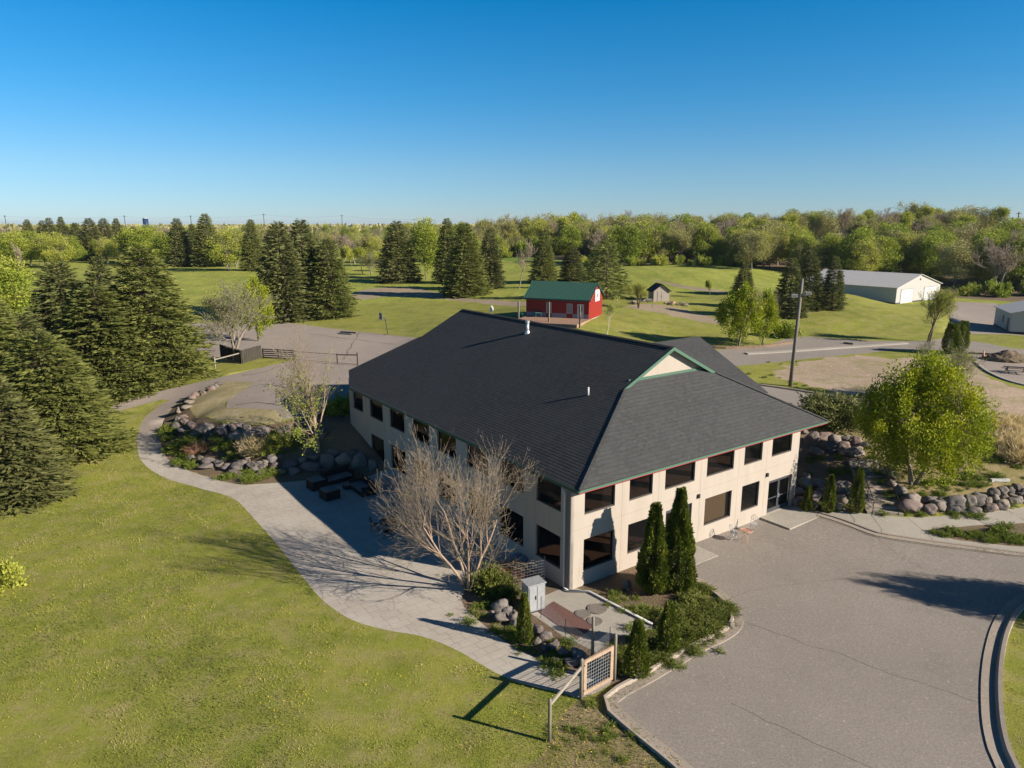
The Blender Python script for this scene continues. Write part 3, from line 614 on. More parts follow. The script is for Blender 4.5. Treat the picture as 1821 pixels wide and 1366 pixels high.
# roof
K = (12.1 - ZE) / 11.8; KF = 3.76 / 4.37; UE0, UE1, VE0, VE1 = -.1, 23.5, -.8, 34.1
def zs(u): return ZE + (u - UE0) * K
roof = empty('roof', (0,0,0)); roof.parent = B
def vlo(u): return VE0 + (u - UE0) * 4.37 / 7.52 if u < 7.42 else 3.57
def vhi(u):
    if u < 1.3: return 29.4 + (u + .1) / 1.4 * 3.35
    if u < 7.35: return 32.75 - (u - 1.3) / 6.05 * 2.95
    return 29.8
def vhi2(u): return VE1 - (u - UE0) * 4.3 / 7.45 if u < 7.35 else 29.8
def slope(flip):
    mb = MB(); bt = MB(); n = 60; us = [UE0 + (11.8) * i / n for i in range(n + 1)]
    f = (lambda u: 23.4 - u) if flip else (lambda u: u); hi = vhi2 if flip else vhi
    brk = [1.3, 7.35, 7.42]
    for a, b in zip(us, us[1:]):
        mb_pts = [(a, vlo(a), zs(a) + .014), (a, hi(a), zs(a) + .014), (b, hi(b), zs(b) + .003), (b, vlo(b), zs(b) + .003)]
        q = [(f(p[0]), p[1], p[2]) for p in mb_pts]
        mb.quad(*(q if flip else q[::-1]))
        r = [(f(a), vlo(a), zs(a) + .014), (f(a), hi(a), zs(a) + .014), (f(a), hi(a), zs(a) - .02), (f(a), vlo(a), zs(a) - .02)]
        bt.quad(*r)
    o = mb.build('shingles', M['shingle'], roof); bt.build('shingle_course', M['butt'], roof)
    us2 = [-.1, 1.3, 7.35, 7.42, 11.7]       # underside
    m = MB()
    for a, b in zip(us2, us2[1:]): m.quad((f(a), vlo(a), zs(a)-.10), (f(a), hi(a), zs(a)-.10), (f(b), hi(b), zs(b)-.10), (f(b), vlo(b), zs(b)-.10))
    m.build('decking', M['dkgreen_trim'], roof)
slope(False); slope(True)
mb = MB(); bt = MB(); n = 24
def ul(v): return UE0 + (v - VE0) / 4.37 * 7.52
for i in range(n):
    a = VE0 + 4.9*i/n; b = VE0 + 4.9*(i+1)/n; za = ZE + (a-VE0)*KF; zb = ZE + (b-VE0)*KF
    mb.quad((ul(a), a, za+.026), (23.4-ul(a), a, za+.026), (23.4-ul(b), b, zb+.002), (ul(b), b, zb+.002))
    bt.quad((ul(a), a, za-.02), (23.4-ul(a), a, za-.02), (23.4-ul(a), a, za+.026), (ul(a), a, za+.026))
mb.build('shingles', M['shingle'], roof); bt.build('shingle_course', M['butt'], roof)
MB().poly([(2.4,34.1,6.2),(1.3,32.75,6.9),(7.35,29.8,9.92),(16.05,29.8,9.92),(23.5,34.1,6.2)]).build('shingles', M['shingle'], roof)
MB().poly([(7.3,29.7,9.8),(16.1,29.7,9.8),(11.7,29.7,12.05)]).build('gable_panel', M['stucco'], roof)
# ridge and hip caps
def cap(p, q, w=.17, lap=.3):
    rc = MB(); p = Vector(p); q = Vector(q); L = (q-p).length; d = (q-p)/L; s = d.cross(Vector((0,0,1))).normalized(); k = int(L/lap)
    for i in range(k):
        a = p + d*(i*lap); b = p + d*((i+1)*lap+.02)
        for sg in (-1, 1): rc.quad(a+Vector((0,0,.055)), b+Vector((0,0,.045)), b+s*sg*w+Vector((0,0,-.035)), a+s*sg*w+Vector((0,0,-.02)))
    rc.build('ridge_cap', M['shingle'], roof)
cap((11.7,3.55,12.12), (11.7,29.8,12.12), .2); cap((-.1,-.8,ZE+.02), (7.42,3.57,9.98)); cap((23.5,-.8,ZE+.02), (15.98,3.57,9.98)); cap((1.3,32.75,6.92),(7.35,29.8,9.94))
# gablet
G = MB().poly([(7.7,3.92,10.0),(15.7,3.92,10.0),(11.7,3.92,12.03)]).build('gable_panel', M['stucco'], roof)
MB().box(8.0,15.4,3.84,3.91,10.12,10.36).build('gable_trim', M['green_trim'], roof)
g = MB()
for s in (1, -1):
    f = (lambda u: u) if s > 0 else (lambda u: 23.4 - u)
    a = [(f(7.3), 3.53, zs(7.3)-.02), (f(11.7), 3.53, 12.08)]
    for q0, q1 in ((3.50, 3.56),):
        P0 = [(f(7.0), q0, zs(7.0)+.03), (f(11.7), q0, 12.13), (f(11.7), q0, 11.91), (f(7.0), q0, zs(7.0)-.19)]
        P1 = [(p[0], q1, p[2]) for p in P0]
        g.poly(P0); g.poly(P1[::-1])
        for i in range(4): j = (i+1) % 4; g.quad(P0[i], P1[i], P1[j], P0[j])
g.build('rake_board', M['green_trim'], roof)
# soffits, fascias, red trim, gutters
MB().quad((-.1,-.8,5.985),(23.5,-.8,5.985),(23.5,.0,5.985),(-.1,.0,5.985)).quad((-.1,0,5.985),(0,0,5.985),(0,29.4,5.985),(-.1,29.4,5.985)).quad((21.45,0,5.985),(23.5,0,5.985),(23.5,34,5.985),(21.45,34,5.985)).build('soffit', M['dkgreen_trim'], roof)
MB().box(-.1,23.52,-.84,-.80,6.05,6.18).build('fascia', M['green_trim'], roof)
MB().box(-.09,23.5,-.835,-.802,6.01,6.046).build('red_trim', M['red_trim'], roof)
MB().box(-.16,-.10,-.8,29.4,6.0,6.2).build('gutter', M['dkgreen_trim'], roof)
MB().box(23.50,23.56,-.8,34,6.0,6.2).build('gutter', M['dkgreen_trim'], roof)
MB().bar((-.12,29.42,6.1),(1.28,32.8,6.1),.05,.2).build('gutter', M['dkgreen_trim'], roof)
# entrance wing at the back
zw, vw, uw = 10.0, 14.6, 27.6
wr = MB(); wb = MB(); nn = 40
for s in (-1, 1):
    for i in range(nn):
        z0 = ZE + (zw-ZE)*i/nn; z1 = ZE + (zw-ZE)*(i+1)/nn; va = vw + s*(zw-z0)/K; vb = vw + s*(zw-z1)/K
        ua = 23.5-(z0-ZE)/K; ub = 23.5-(z1-ZE)/K
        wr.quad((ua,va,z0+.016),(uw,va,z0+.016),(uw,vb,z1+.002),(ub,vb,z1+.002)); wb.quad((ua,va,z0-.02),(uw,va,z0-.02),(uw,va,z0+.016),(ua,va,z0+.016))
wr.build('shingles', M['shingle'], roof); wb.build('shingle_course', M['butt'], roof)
MB().poly([(27.0,7.4,2.8),(27.0,21.8,2.8),(27.0,21.8,6.2),(27.0,14.6,9.85),(27.0,7.4,6.2)]).build('wall', M['stucco'], B)
MB().quad((27.0,7.4,2.8),(27.0,7.4,6.2),(21.5,7.4,6.2),(21.5,7.4,2.8)).build('wall', M['stucco'], B)
# panel joints and small wall fittings
jm = MB()
for u in (3.93, 6.96, 10.8, 14.6, 17.65): jm.box(u-.008, u+.008, -.004, -.001, .02, 5.94)
jm.box(.02, 21.4, -.004, -.001, 3.50, 3.515); jm.build('control_joint', M['wood_grey'] if False else simple('joint_sealant', (.30,.255,.21), .9), B)
wl = MB().box(10.55,10.72,-.12,-.002,3.05,3.3).build('wall_light', M['dark_metal'], B); MB().box(17.72,17.89,-.12,-.002,2.95,3.2).build('wall_light', M['dark_metal'], B)
# vents, dish, downspout
v1 = MB().tube([(10.39,17.74,11.3),(10.39,17.74,12.25)], .13, 12).build('vent_pipe', M['galv'], B, True); MB().tube([(10.39,17.74,12.25),(10.39,17.74,12.42)], .17, 12).build('vent_cap', M['galv'], v1)
MB().tube([(10.39,17.74,11.32),(10.39,17.74,11.62)], [.26,.15], 12).build('flashing', M['galv'], v1)
v2 = MB().tube([(6.09,5.53,9.15),(6.09,5.53,9.82)], .07, 10).build('vent_pipe', M['white'], B, True)
# dish behind the ridge
dq = hitv(872, 549, W2(12.6, 0), BA + math.pi/2)
ds = empty('satellite_dish', (12.6, dq[0], dq[1])); ds.parent = B
m = MB(); R0 = .30
for i in range(5):
    for k in range(16):
        def pp(i_, k_): a = 2*math.pi*k_/16; r = R0*i_/5; return (r*math.cos(a)*.6, -.35 + .25*(r/R0)**2 - .1, r*math.sin(a))
        m.quad(pp(i,k), pp(i,k+1), pp(i+1,k+1), pp(i+1,k))
for k in range(16): pass
m.build('reflector', M['white'], ds); MB().tube([(0,-.35,0),(0,-.1,-.3),(0,0,-.9)], .03, 6).build('mast', M['grey_metal'], ds)
dsp = MB().tube([(-.22,.42,5.95),(-.10,.35,5.6),(-.08,.35,.35),(-.12,.25,.12),(-.1,-.12,.10)], .055, 8).build('downspout', M['white'], B, True)
def loc(px, py, z=0): p = at(px, py, z)[:2] - A0; return (float(p @ Uv), float(p @ Vv), z)
a, b, c = loc(1013,1049,.08), loc(1048,1052,.08), loc(1160,1110,.08)
MB().tube([(-.1,-.12,.10), b, c], .065, 8).build('drain_extension', M['white'], dsp, True)
MB().tube([(.05,-.04,5.9),(.05,-.04,.1)], .02, 6).build('conduit', M['grey_metal'], B)

# red barn
bz = 5.5; rz = math.radians(-23.2); bc = at(1046.5, 569, bz)[:2]; dX = np.array([math.cos(rz), math.sin(rz)]); dY = np.array([-dX[1], dX[0]]); BL, BW = 10.4, 7.4
bo = bc - dX * BL
barn = empty('red_barn', (bo[0], bo[1], bz), rz, 'small red metal-sided building with a green metal roof and wooden deck', 'cabin')
mid = bc + dY * BW/2; zr = ztop(mid[1], 504) - bz; he = 3.15
def bh(px, py): s, z = hitv(px, py, bo, rz); return s, z - bz
ops = []
for x0, y0, x1, y1 in ((971.5,538,980.5,557),(1008,540,1018,558)): a = bh(x0, y0); b = bh(x1, y1); ops.append((a[0], b[0], b[1], a[1]))
da = bh(1026.5,540.5); db = bh(1038,567); dop = (da[0], db[0], .15, 2.35)
wallmb((0,0),(1,0),BL,-.5,he,ops+[dop],(0,1),.15).build('wall', M['red'], barn)
MB().poly([(BL,0,-.5),(BL,BW,-.5),(BL,BW,he),(BL,BW/2,zr-.05),(BL,0,he)]).build('wall', M['red'], barn)
MB().poly([(0,0,-.5),(0,0,he),(0,BW/2,zr-.05),(0,BW,he),(0,BW,-.5)]).quad((0,BW,-.5),(0,BW,he),(BL,BW,he),(BL,BW,-.5)).build('wall', M['red'], barn)
MB().box(.01,BL-.01,.16,BW-.1,-.4,.05).box(.2,BL-.2,1.6,1.65,.05,3.1).build('floor', M['dark_in'], barn)
for op in ops:
    w = window(barn, (0,0), (1,0), (0,1), op, 'white', 'clear_glass', .09, -.02, ((op[0]+op[1])/2,), False, mback='white')
d = MB().box(dop[0]+.01,dop[1]-.01,.02,.08,dop[2],dop[3]-.01).build('door', M['white'], barn)
MB().quad((dop[0]+.25,.015,1.2),(dop[1]-.25,.015,1.2),(dop[1]-.25,.015,2.15),(dop[0]+.25,.015,2.15)).build('pane', M['glass'], d); MB().box(dop[1]-.18,dop[1]-.12,-.04,.02,1.05,1.1).build('handle', M['grey_metal'], d)
for x0, x1 in ((.02, ops[0][0]-.02), (ops[0][1]+.02, ops[1][0]-.02), (ops[1][1]+.02, dop[0]-.05), (dop[1]+.05, BL-.02)):
    MB().box(x0, x1, -.03, -.003, .15, .80).build('wainscot', simple('grey_wainscot', (.28,.26,.28), .7) if 'wains' not in M else M['wains'], barn); M['wains'] = bpy.data.materials['grey_wainscot']
rf = MB(); ov = .35
for s in (-1, 1):
    ye = BW/2 + s*(BW/2+ov); kz = (zr-he)/(BW/2); ze_ = he - ov*kz
    for k in (0, 1):
        t = .1*k
        rf.quad((-ov,ye,ze_+t),(BL+ov,ye,ze_+t),(BL+ov,BW/2,zr+t),(-ov,BW/2,zr+t))
    rf.quad((-ov,ye,ze_),(BL+ov,ye,ze_),(BL+ov,ye,ze_+.1),(-ov,ye,ze_+.1))
    for x in (-ov, BL+ov): rf.quad((x,ye,ze_),(x,BW/2,zr),(x,BW/2,zr+.1),(x,ye,ze_+.1))
rfo = rf.build('roof', M['green_roof'], barn)
sm = MB()
for i in range(26):
    x = -ov + (BL+2*ov)*i/25
    sm.bar((x,-ov,he-ov*(zr-he)/(BW/2)+.12),(x,BW/2,zr+.12),.05,.05)
sm.build('seam', M['green_roof'], rfo)
MB().box(-ov-.01,BL+ov+.01,-ov-.05,-ov,he-ov*.6-.15,he-ov*.6+.08).build('gutter', M['dkgreen_trim'], barn)
# gable sign: white board with a black oval emblem
s1, z1 = hitv(1058.5,516,bc,rz+math.pi/2); s2, z2 = hitv(1066,534,bc,rz+math.pi/2); z1 -= bz; z2 -= bz
sg = MB().box(BL+.005,BL+.05,s1,s2,z2,z1).build('sign', M['white'], barn)
em = MB(); yc, zc = (s1+s2)/2, (z1+z2)/2
for dy, dz, r in ((0,.22,.16),(-.12,.05,.14),(.12,.05,.14),(0,-.16,.17),(-.14,-.27,.1),(.14,-.27,.1)):
    em.poly([(BL+.055, yc+dy+r*math.cos(a)*.8, zc+dz+r*math.sin(a)) for a in np.linspace(0, 2*math.pi, 13)[:-1]])
for i, f in enumerate(range(0, len(em.v), 12)):
    for j in range(12): em.v[f+j] = (em.v[f+j][0]+.002*i, em.v[f+j][1], em.v[f+j][2])
em.build('emblem', M['blackplastic'], sg)
def bl(px, py, z=bz+.3): p = at(px, py, z)[:2] - bo; return float(p @ dX), float(p @ dY)
pf = [bl(922,567), bl(976,570), bl(1031,576)]
dy0 = min(p[1] for p in pf) - .1; dx0 = pf[0][0] - .6
dk = MB()
for i in range(14):
    y0 = dy0 + (-.04-dy0)*i/14; dk.box(dx0, BL+.3, y0+.01, y0+(-.04-dy0)/14-.01, .04, .12)
dk.box(dx0, BL+.3, dy0-.04, dy0, -.35, .12).box(BL+.3, BL+.34, dy0, -.04, -.35, .12).box(dx0-.04, dx0, dy0, -.04, -.35, .12)
dk.build('deck', M['deck'], barn)
for p, tp in zip(pf, (536, 537, 543)):
    hh = ztop((bo + dX*p[0] + dY*p[1])[1], tp) - bz
    MB().box(p[0]-.1,p[0]+.1,p[1]-.1,p[1]+.1,-.3,hh).build('deck_post', M['wood_post'], barn)
MB().box(BL+.02,BL+.1,.0,BW,-.3,-.02).build('base_board', M['white'], barn)
BARN = (bo, dX, dY, bz)

# white machine shed and metal building on the right
def pole_barn(name, org, z, ang, W, L, he, hr, label, roofm, wallm, doors, eps=.35, extra=None):
    e = empty(name, (org[0], org[1], z), ang, label, 'shed')
    MB().poly([(0,0,-1),(W,0,-1),(W,0,he),(W/2,0,hr),(0,0,he)]).poly([(0,L,-1),(0,L,he),(W/2,L,hr),(W,L,he),(W,L,-1)]).quad((0,0,-1),(0,0,he),(0,L,he),(0,L,-1)).quad((W,0,-1),(W,L,-1),(W,L,he),(W,0,he)).build('wall', M[wallm], e)
    MB().box(-.02,W+.02,-.02,L+.02,-1,.35).build('plinth', M['plinth'], e)
    r = MB(); kz = (hr-he)/(W/2)
    for s in (-1, 1):
        xe = W/2 + s*(W/2+eps); ze_ = he - eps*kz
        for t in (.02, .12): r.quad((xe,-eps,ze_+t),(W/2,-eps,hr+t),(W/2,L+eps,hr+t),(xe,L+eps,ze_+t))
        r.quad((xe,-eps,ze_+.02),(xe,L+eps,ze_+.02),(xe,L+eps,ze_+.12),(xe,-eps,ze_+.12))
        r.quad((xe,-eps,ze_+.02),(W/2,-eps,hr+.02),(W/2,-eps,hr+.12),(xe,-eps,ze_+.12))
    r.build('roof', M[roofm], e)
    for a, b, h in doors:
        d = MB().box(a,b,-.06,-.025,.1,h)
        for k in range(1, 5): d.box(a+.02,b-.02,-.075,-.06,.1+(h-.1)*k/5-.02,.1+(h-.1)*k/5+.02)
        d.build('overhead_door', M['white'], e)
        MB().box(a-.1,a,-.08,-.025,.05,h+.15).box(b,b+.1,-.08,-.025,.05,h+.15).box(a,b,-.08,-.025,h,h+.15).build('door_frame', M['grey_metal'], e)
    return e
wc = at(1592,541,3.4)[:2]; wa = math.radians(35.8)
def wd(px, py): s, z = hitv(px, py, wc, wa); return s
msh = pole_barn('machine_shed', wc, 3.3, wa, 19.6, 22, 3.5, 5.9, 'long white metal machine shed with two white overhead doors, in front of the wooded hill', 'white_roof', 'white_siding', [(wd(1600,541), wd(1621,539), 3.0), (wd(1641,537), wd(1662,534), 3.0)])
MB().poly([(19.6/2+math.cos(a)*.25,-.03,4.9+math.sin(a)*.25) for a in np.linspace(0,2*math.pi,13)[:-1]]).build('vent', M['dark_metal'], msh)
rc_ = at(1795,593,3.4)[:2]; ra = math.radians(68.6-90)
e = pole_barn('metal_outbuilding', rc_, 3.35, ra, 14, 9.9, 3.2, 5.0, 'pale metal outbuilding with a grey roof at the right edge of the far yard', 'white_roof', 'white_siding', [])
MB().box(-.05,-.02,4.2,5.0,1.2,2.4).box(-.05,-.02,1.2,2.0,.35,2.3).build('side_window', M['dark_metal'], e)
# garden shed
gp = at(1162,536,5.6)[:2]
gs = empty('garden_shed', (gp[0], gp[1], 5.6), math.radians(8), 'small grey board garden shed with a dark gable roof, beyond the red building', 'shed')
GW = 3.1; GL = 3.2; gh = 2.0; gr = 3.15
MB().poly([(0,0,-.3),(GW,0,-.3),(GW,0,gh),(GW/2,0,gr),(0,0,gh)]).poly([(0,GL,-.3),(0,GL,gh),(GW/2,GL,gr),(GW,GL,gh),(GW,GL,-.3)]).quad((0,0,-.3),(0,0,gh),(0,GL,gh),(0,GL,-.3)).quad((GW,0,-.3),(GW,GL,-.3),(GW,GL,gh),(GW,0,gh)).build('wall', M['shed_wood'], gs)
r = MB()
for s in (-1, 1):
    xe = GW/2 + s*(GW/2+.35); kz = (gr-gh)/(GW/2); ze_ = gh - .35*kz
    for t in (.02, .12): r.quad((xe,-.35,ze_+t),(GW/2,-.35,gr+t),(GW/2,GL+.35,gr+t),(xe,GL+.35,ze_+t))
    r.quad((xe,-.35,ze_+.02),(GW/2,-.35,gr+.02),(GW/2,-.35,gr+.12),(xe,-.35,ze_+.12)); r.quad((xe,-.35,ze_+.02),(xe,GL+.35,ze_+.02),(xe,GL+.35,ze_+.12),(xe,-.35,ze_+.12))
r.build('roof', M['dark_roof'], gs)
d = MB().box(.75,1.5,-.05,-.01,0,1.85).box(1.56,2.3,-.05,-.01,0,1.85).build('door', M['shed_wood'], gs); MB().box(1.42,1.48,-.09,-.05,.9,1.0).box(1.58,1.64,-.09,-.05,.9,1.0).build('handle', M['dark_metal'], d)
# ------------------------------------------------------------------ plants
def nrm(a): return a / (np.linalg.norm(a, axis=-1, keepdims=True) + 1e-9)
def cards(C, D, L, W, rng):           # pointed leaf / needle-spray quads
    n = len(C); D = nrm(D); S = nrm(np.cross(D, rng.normal(size=(n, 3))))
    L = np.asarray(L).reshape(-1, 1) * np.ones((n, 1)); W = np.asarray(W).reshape(-1, 1) * np.ones((n, 1))
    V = np.stack([C, C + D*L*.45 + S*W*.5, C + D*L, C + D*L*.45 - S*W*.5], 1).reshape(-1, 3)
    return V, np.arange(4*n).reshape(n, 4)
def cardmesh(name, C, D, L, W, tint, rng):
    V, Q = cards(C, D, L, W, rng); return npmesh(name, V, Q, np.repeat(np.clip(tint, 0, 1), 4))
def segmesh(name, S, n=5, tint=None):               # S: list of (p0, p1, r0, r1)
    A = np.array([s[0] for s in S], float); Bq = np.array([s[1] for s in S], float); r0 = np.array([s[2] for s in S]); r1 = np.array([s[3] for s in S])
    D = nrm(Bq - A); ref = np.where(np.abs(D[:, 2:3]) > .9, [[1., 0, 0]], [[0, 0, 1.]]); U = nrm(np.cross(D, ref)); W = np.cross(D, U)
    V = []
    for k in range(n):
        a = 2*math.pi*k/n; V.append(A - D*r0[:,None]*.3 + (U*math.cos(a) + W*math.sin(a))*r0[:,None])
    for k in range(n):
        a = 2*math.pi*k/n; V.append(Bq + (U*math.cos(a) + W*math.sin(a))*r1[:,None])
    V = np.stack(V, 1); m = len(S); Q = []
    for k in range(n): j = (k+1) % n; Q.append(np.stack([np.arange(m)*2*n + x for x in (k, j, n+j, n+k)], 1))
    return npmesh(name, V.reshape(-1, 3), np.concatenate(Q), None if tint is None else np.repeat(tint, 2*n), True)
PROTO = {}
def spruce_proto(key, seed, h=14., w=6., nb=430, mat='spruce', cl=.62, npb=26, open_=0.0):
    rng = np.random.RandomState(seed); C = []; D = []; T = []; L = []; segs = [((0,0,0),(0,0,h*.97),.19,.02)]
    z = h * (.03 + .96 * (np.arange(nb) / nb) ** 1.10)
    lobes = rng.uniform(.88, 1.08, 12)
    for i in range(nb):
        zi = min(.992*h, max(.1, z[i] + rng.normal()*.16)); t = zi / h; az = i*2.39996 + rng.normal()*.3
        Lb = (w/2) * (1 - t) ** .66 * (1.04 - .25*max(0, .12 - t)/.12) * rng.uniform(.80, 1.06) * lobes[int(az / .5236) % 12] + .12
        if rng.rand() < .06: Lb *= 1.15
        dirh = np.array([math.cos(az), math.sin(az), 0]); side = np.array([-dirh[1], dirh[0], 0])
        droop = -.10 - .30*(1-t) + (.75*max(0, t-.72)/.28)
        bt = rng.uniform(.15, .85)
        n = max(4, int(npb * (Lb/(w/2)) ** .8)); s = rng.uniform(.12 if Lb < 1 else .3, 1, n) ** .8
        wob = rng.normal(size=n) * .5
        wd_ = .34 * Lb * s * (1.15 - s) * 1.4
        P = np.array([0,0,zi]) + dirh*(Lb*s)[:,None] + side*(wob*wd_)[:,None] + np.c_[np.zeros(n), np.zeros(n), droop*Lb*s**1.3 + .22*Lb*np.maximum(0, s-.75)*2 + rng.normal(size=n)*.06]
        dd = dirh*(.75+.3*rng.rand(n))[:,None] + side*(np.sign(wob)*rng.uniform(.2,1.0,n))[:,None] + np.c_[np.zeros(n), np.zeros(n), rng.uniform(-.55,.35,n) + .5*(t > .85)]
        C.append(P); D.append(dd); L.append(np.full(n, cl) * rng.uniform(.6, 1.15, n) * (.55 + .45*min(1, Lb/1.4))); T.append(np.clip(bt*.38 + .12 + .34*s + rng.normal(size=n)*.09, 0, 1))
        if Lb > .8 and i % 2 == 0: segs.append(((0,0,zi), tuple(np.array([0,0,zi]) + dirh*Lb*.8 + np.array([0,0,droop*Lb*.7])), .035, .012))
    C = np.concatenate(C); D = np.concatenate(D); L = np.concatenate(L); T = np.concatenate(T)
    me = cardmesh('crown', C, D, L, L*.34, T, rng); me.materials.append(M[mat])
    tr = segmesh('trunk', segs, 6); tr.materials.append(M['bark'])
    PROTO[key] = (h, w, [('trunk', tr), ('crown', me)])
def grow(rng, stems, height, levels=4, ang=(.35,.8), trop=.12, wob=.16, ratio=.62, kids=(2,4), r0=.16, minr=.006, lean=.15, start=.3):
    segs = []; tips = []
    def br(p, d, L, r, lev):
        ns = 5 if lev < 2 else 3; st = L/ns; rr = r
        for i in range(ns):
            d = nrm(d + rng.normal(size=3)*wob + np.array([0,0,trop])); q = p + d*st; r2 = max(minr, rr*(.84 if lev == 0 else .78))
            segs.append((tuple(p), tuple(q), rr, r2, lev))
            if lev < levels and (i + 1)/ns > (start if lev == 0 else .15):
                for _ in range(rng.randint(kids[0], kids[1]+1) if lev < levels-1 else rng.randint(1, 3)):
                    a = rng.uniform(*ang); ax = nrm(np.cross(d, rng.normal(size=3))); nd = nrm(d*math.cos(a) + ax*math.sin(a))
                    br(q, nd, L*ratio*rng.uniform(.7,1.15)*(1 - .35*i/ns), max(minr, r2*.62), lev+1)
            if lev >= levels-1: tips.append((tuple(q), tuple(d)))
            p, rr = q, r2
    for s in range(stems):
        a = 2*math.pi*(s + rng.rand()*.6)/max(stems,1); d = nrm(np.array([math.cos(a)*lean, math.sin(a)*lean, 1.]))
        br(np.array([math.cos(a)*.12*(stems > 1), math.sin(a)*.12*(stems > 1), 0.]), d, height, r0, 0)
    return segs, tips
def fit(segs, tips, h, w):
    P = np.array([s[1] for s in segs]); zz = np.percentile(P[:,2], 99.7); rr = np.percentile(np.hypot(P[:,0], P[:,1]), 98)
    S = np.array([w/2/rr, w/2/rr, h/zz])
    segs = [(np.array(a)*S, np.array(b)*S, r, r2, l) for a, b, r, r2, l in segs]
    tips = [(np.array(p)*S, nrm(np.array(d)*S)) for p, d in tips]; return segs, tips
def tree_proto(key, seed, h, w, mat, bark='bark', stems=1, nleaf=9000, leaf=.22, spread=.45, levels=3, gk={}, dens=1.0, trunkh=.2, ellipsoid=None, bare=False, clump=.0, lw=.75, taper=.35, upl=.25, cz=.75, cs_=1.9, keep=1.0):
    rng = np.random.RandomState(seed); segs, tips = grow(rng, stems, h*.5, levels, **gk); segs, tips = fit(segs, tips, h, w)
    parts = []
    tk = [s for s in segs if s[4] <= (1 if bare else 9)]
    tr = segmesh('trunk', [s[:4] for s in (tk if bare else segs)], 6 if not bare else 7); tr.materials.append(M[bark]); parts.append(('trunk', tr))
    if bare:
        tw = [s[:4] for s in segs if s[4] > 1 and (s[4] < levels or rng.rand() < keep)]; me = segmesh('twigs', tw, 4, rng.rand(len(tw))); me.materials.append(M[mat]); parts.append(('twigs', me))
    if nleaf:
        if ellipsoid:                 # crown volume filled with uneven clumps, open between them
            zc, rz_, rw, nc = ellipsoid; cs = []
            while len(cs) < nc:
                p = rng.uniform(-1, 1, 3); q = np.linalg.norm(p)
                if q < 1 and (q > .45 or rng.rand() < .35): tp_ = (1 - taper*((p[2]+1)/2)**1.4) * (1.12 if p[2] < .2 else 1); cs.append(p * np.array([rw*tp_, rw*tp_, rz_]) + np.array([0,0,zc]))
            cs = np.array(cs); sz = rng.uniform(.55, 1.15, nc) * rw * (cs_ / nc ** .34); ct = rng.rand(nc)
            k = rng.randint(0, nc, nleaf); dv = nrm(rng.normal(size=(nleaf,3))); rr = rng.rand(nleaf) ** .45
            C = cs[k] + dv*(rr*sz[k])[:,None]*np.array([1,1,cz]); D = dv*.7 + rng.normal(size=(nleaf,3))*.5 + [0,0,upl]; T = ct[k]*.5 + .25*rng.rand(nleaf) + .18*dv[:,2] + .15
        else:
            k = rng.randint(0, len(tips), nleaf); tp = np.array([t[0] for t in tips]); td = np.array([t[1] for t in tips])
            tt = rng.rand(len(tips)) ** 1.2; C = tp[k] + rng.normal(size=(nleaf,3))*spread*.45; D = td[k] + rng.normal(size=(nleaf,3))*.8; T = tt[k]*.55 + .4*rng.rand(nleaf)
        me = cardmesh('crown', C, D, leaf*rng.uniform(.6,1.2,nleaf), leaf*lw*rng.uniform(.6,1.1,nleaf), T, rng)
        me.materials.append(M[mat if not bare else 'leaf_yel']); parts.append(('crown', me))
    PROTO[key] = (h, w, parts)
def shell_proto(key, seed, h, w, mat, n=9000, size=.13, prof=None, up=.8, lump=.12, bark='bark', fill=.25):
    rng = np.random.RandomState(seed); t = rng.rand(n) ** .9; az = rng.uniform(0, 2*math.pi, n)
    prof = prof or (lambda t: np.minimum(1, (t/.12)**.5) * (1-t)**.62 * 1.15)
    lum = np.array([noise.noise(Vector((math.cos(a)*1.6, math.sin(a)*1.6, q*h*.9 + seed))) for a, q in zip(az, t)])
    tips = .10*np.sin(az*3 + seed) * np.clip((t-.55)/.45, 0, 1); R = w/2 * np.clip(prof(np.clip(t + tips, 0, 1)), .03, 2) * (1 + lum*lump*3.4 + .10*np.array([noise.noise(Vector((math.cos(a)*5, math.sin(a)*5, q*h*2.6 + seed))) for a, q in zip(az, t)])*2); rr = 1 - fill*rng.rand(n)**1.5
    C = np.c_[np.cos(az)*R*rr, np.sin(az)*R*rr, t*h]; D = np.c_[np.cos(az)*.7, np.sin(az)*.7, np.full(n, up)] + rng.normal(size=(n,3))*.35
    T = .5 + lum*.9 + rng.normal(size=n)*.15
    me = cardmesh('crown', C, D, size*rng.uniform(.7,1.5,n), size*.55, T, rng); me.materials.append(M[mat])
    tr = segmesh('trunk', [((0,0,-.1),(0,0,h*.8),.05+.012*h,.01)], 6); tr.materials.append(M[bark]); PROTO[key] = (h, w, [('trunk', tr), ('crown', me)])
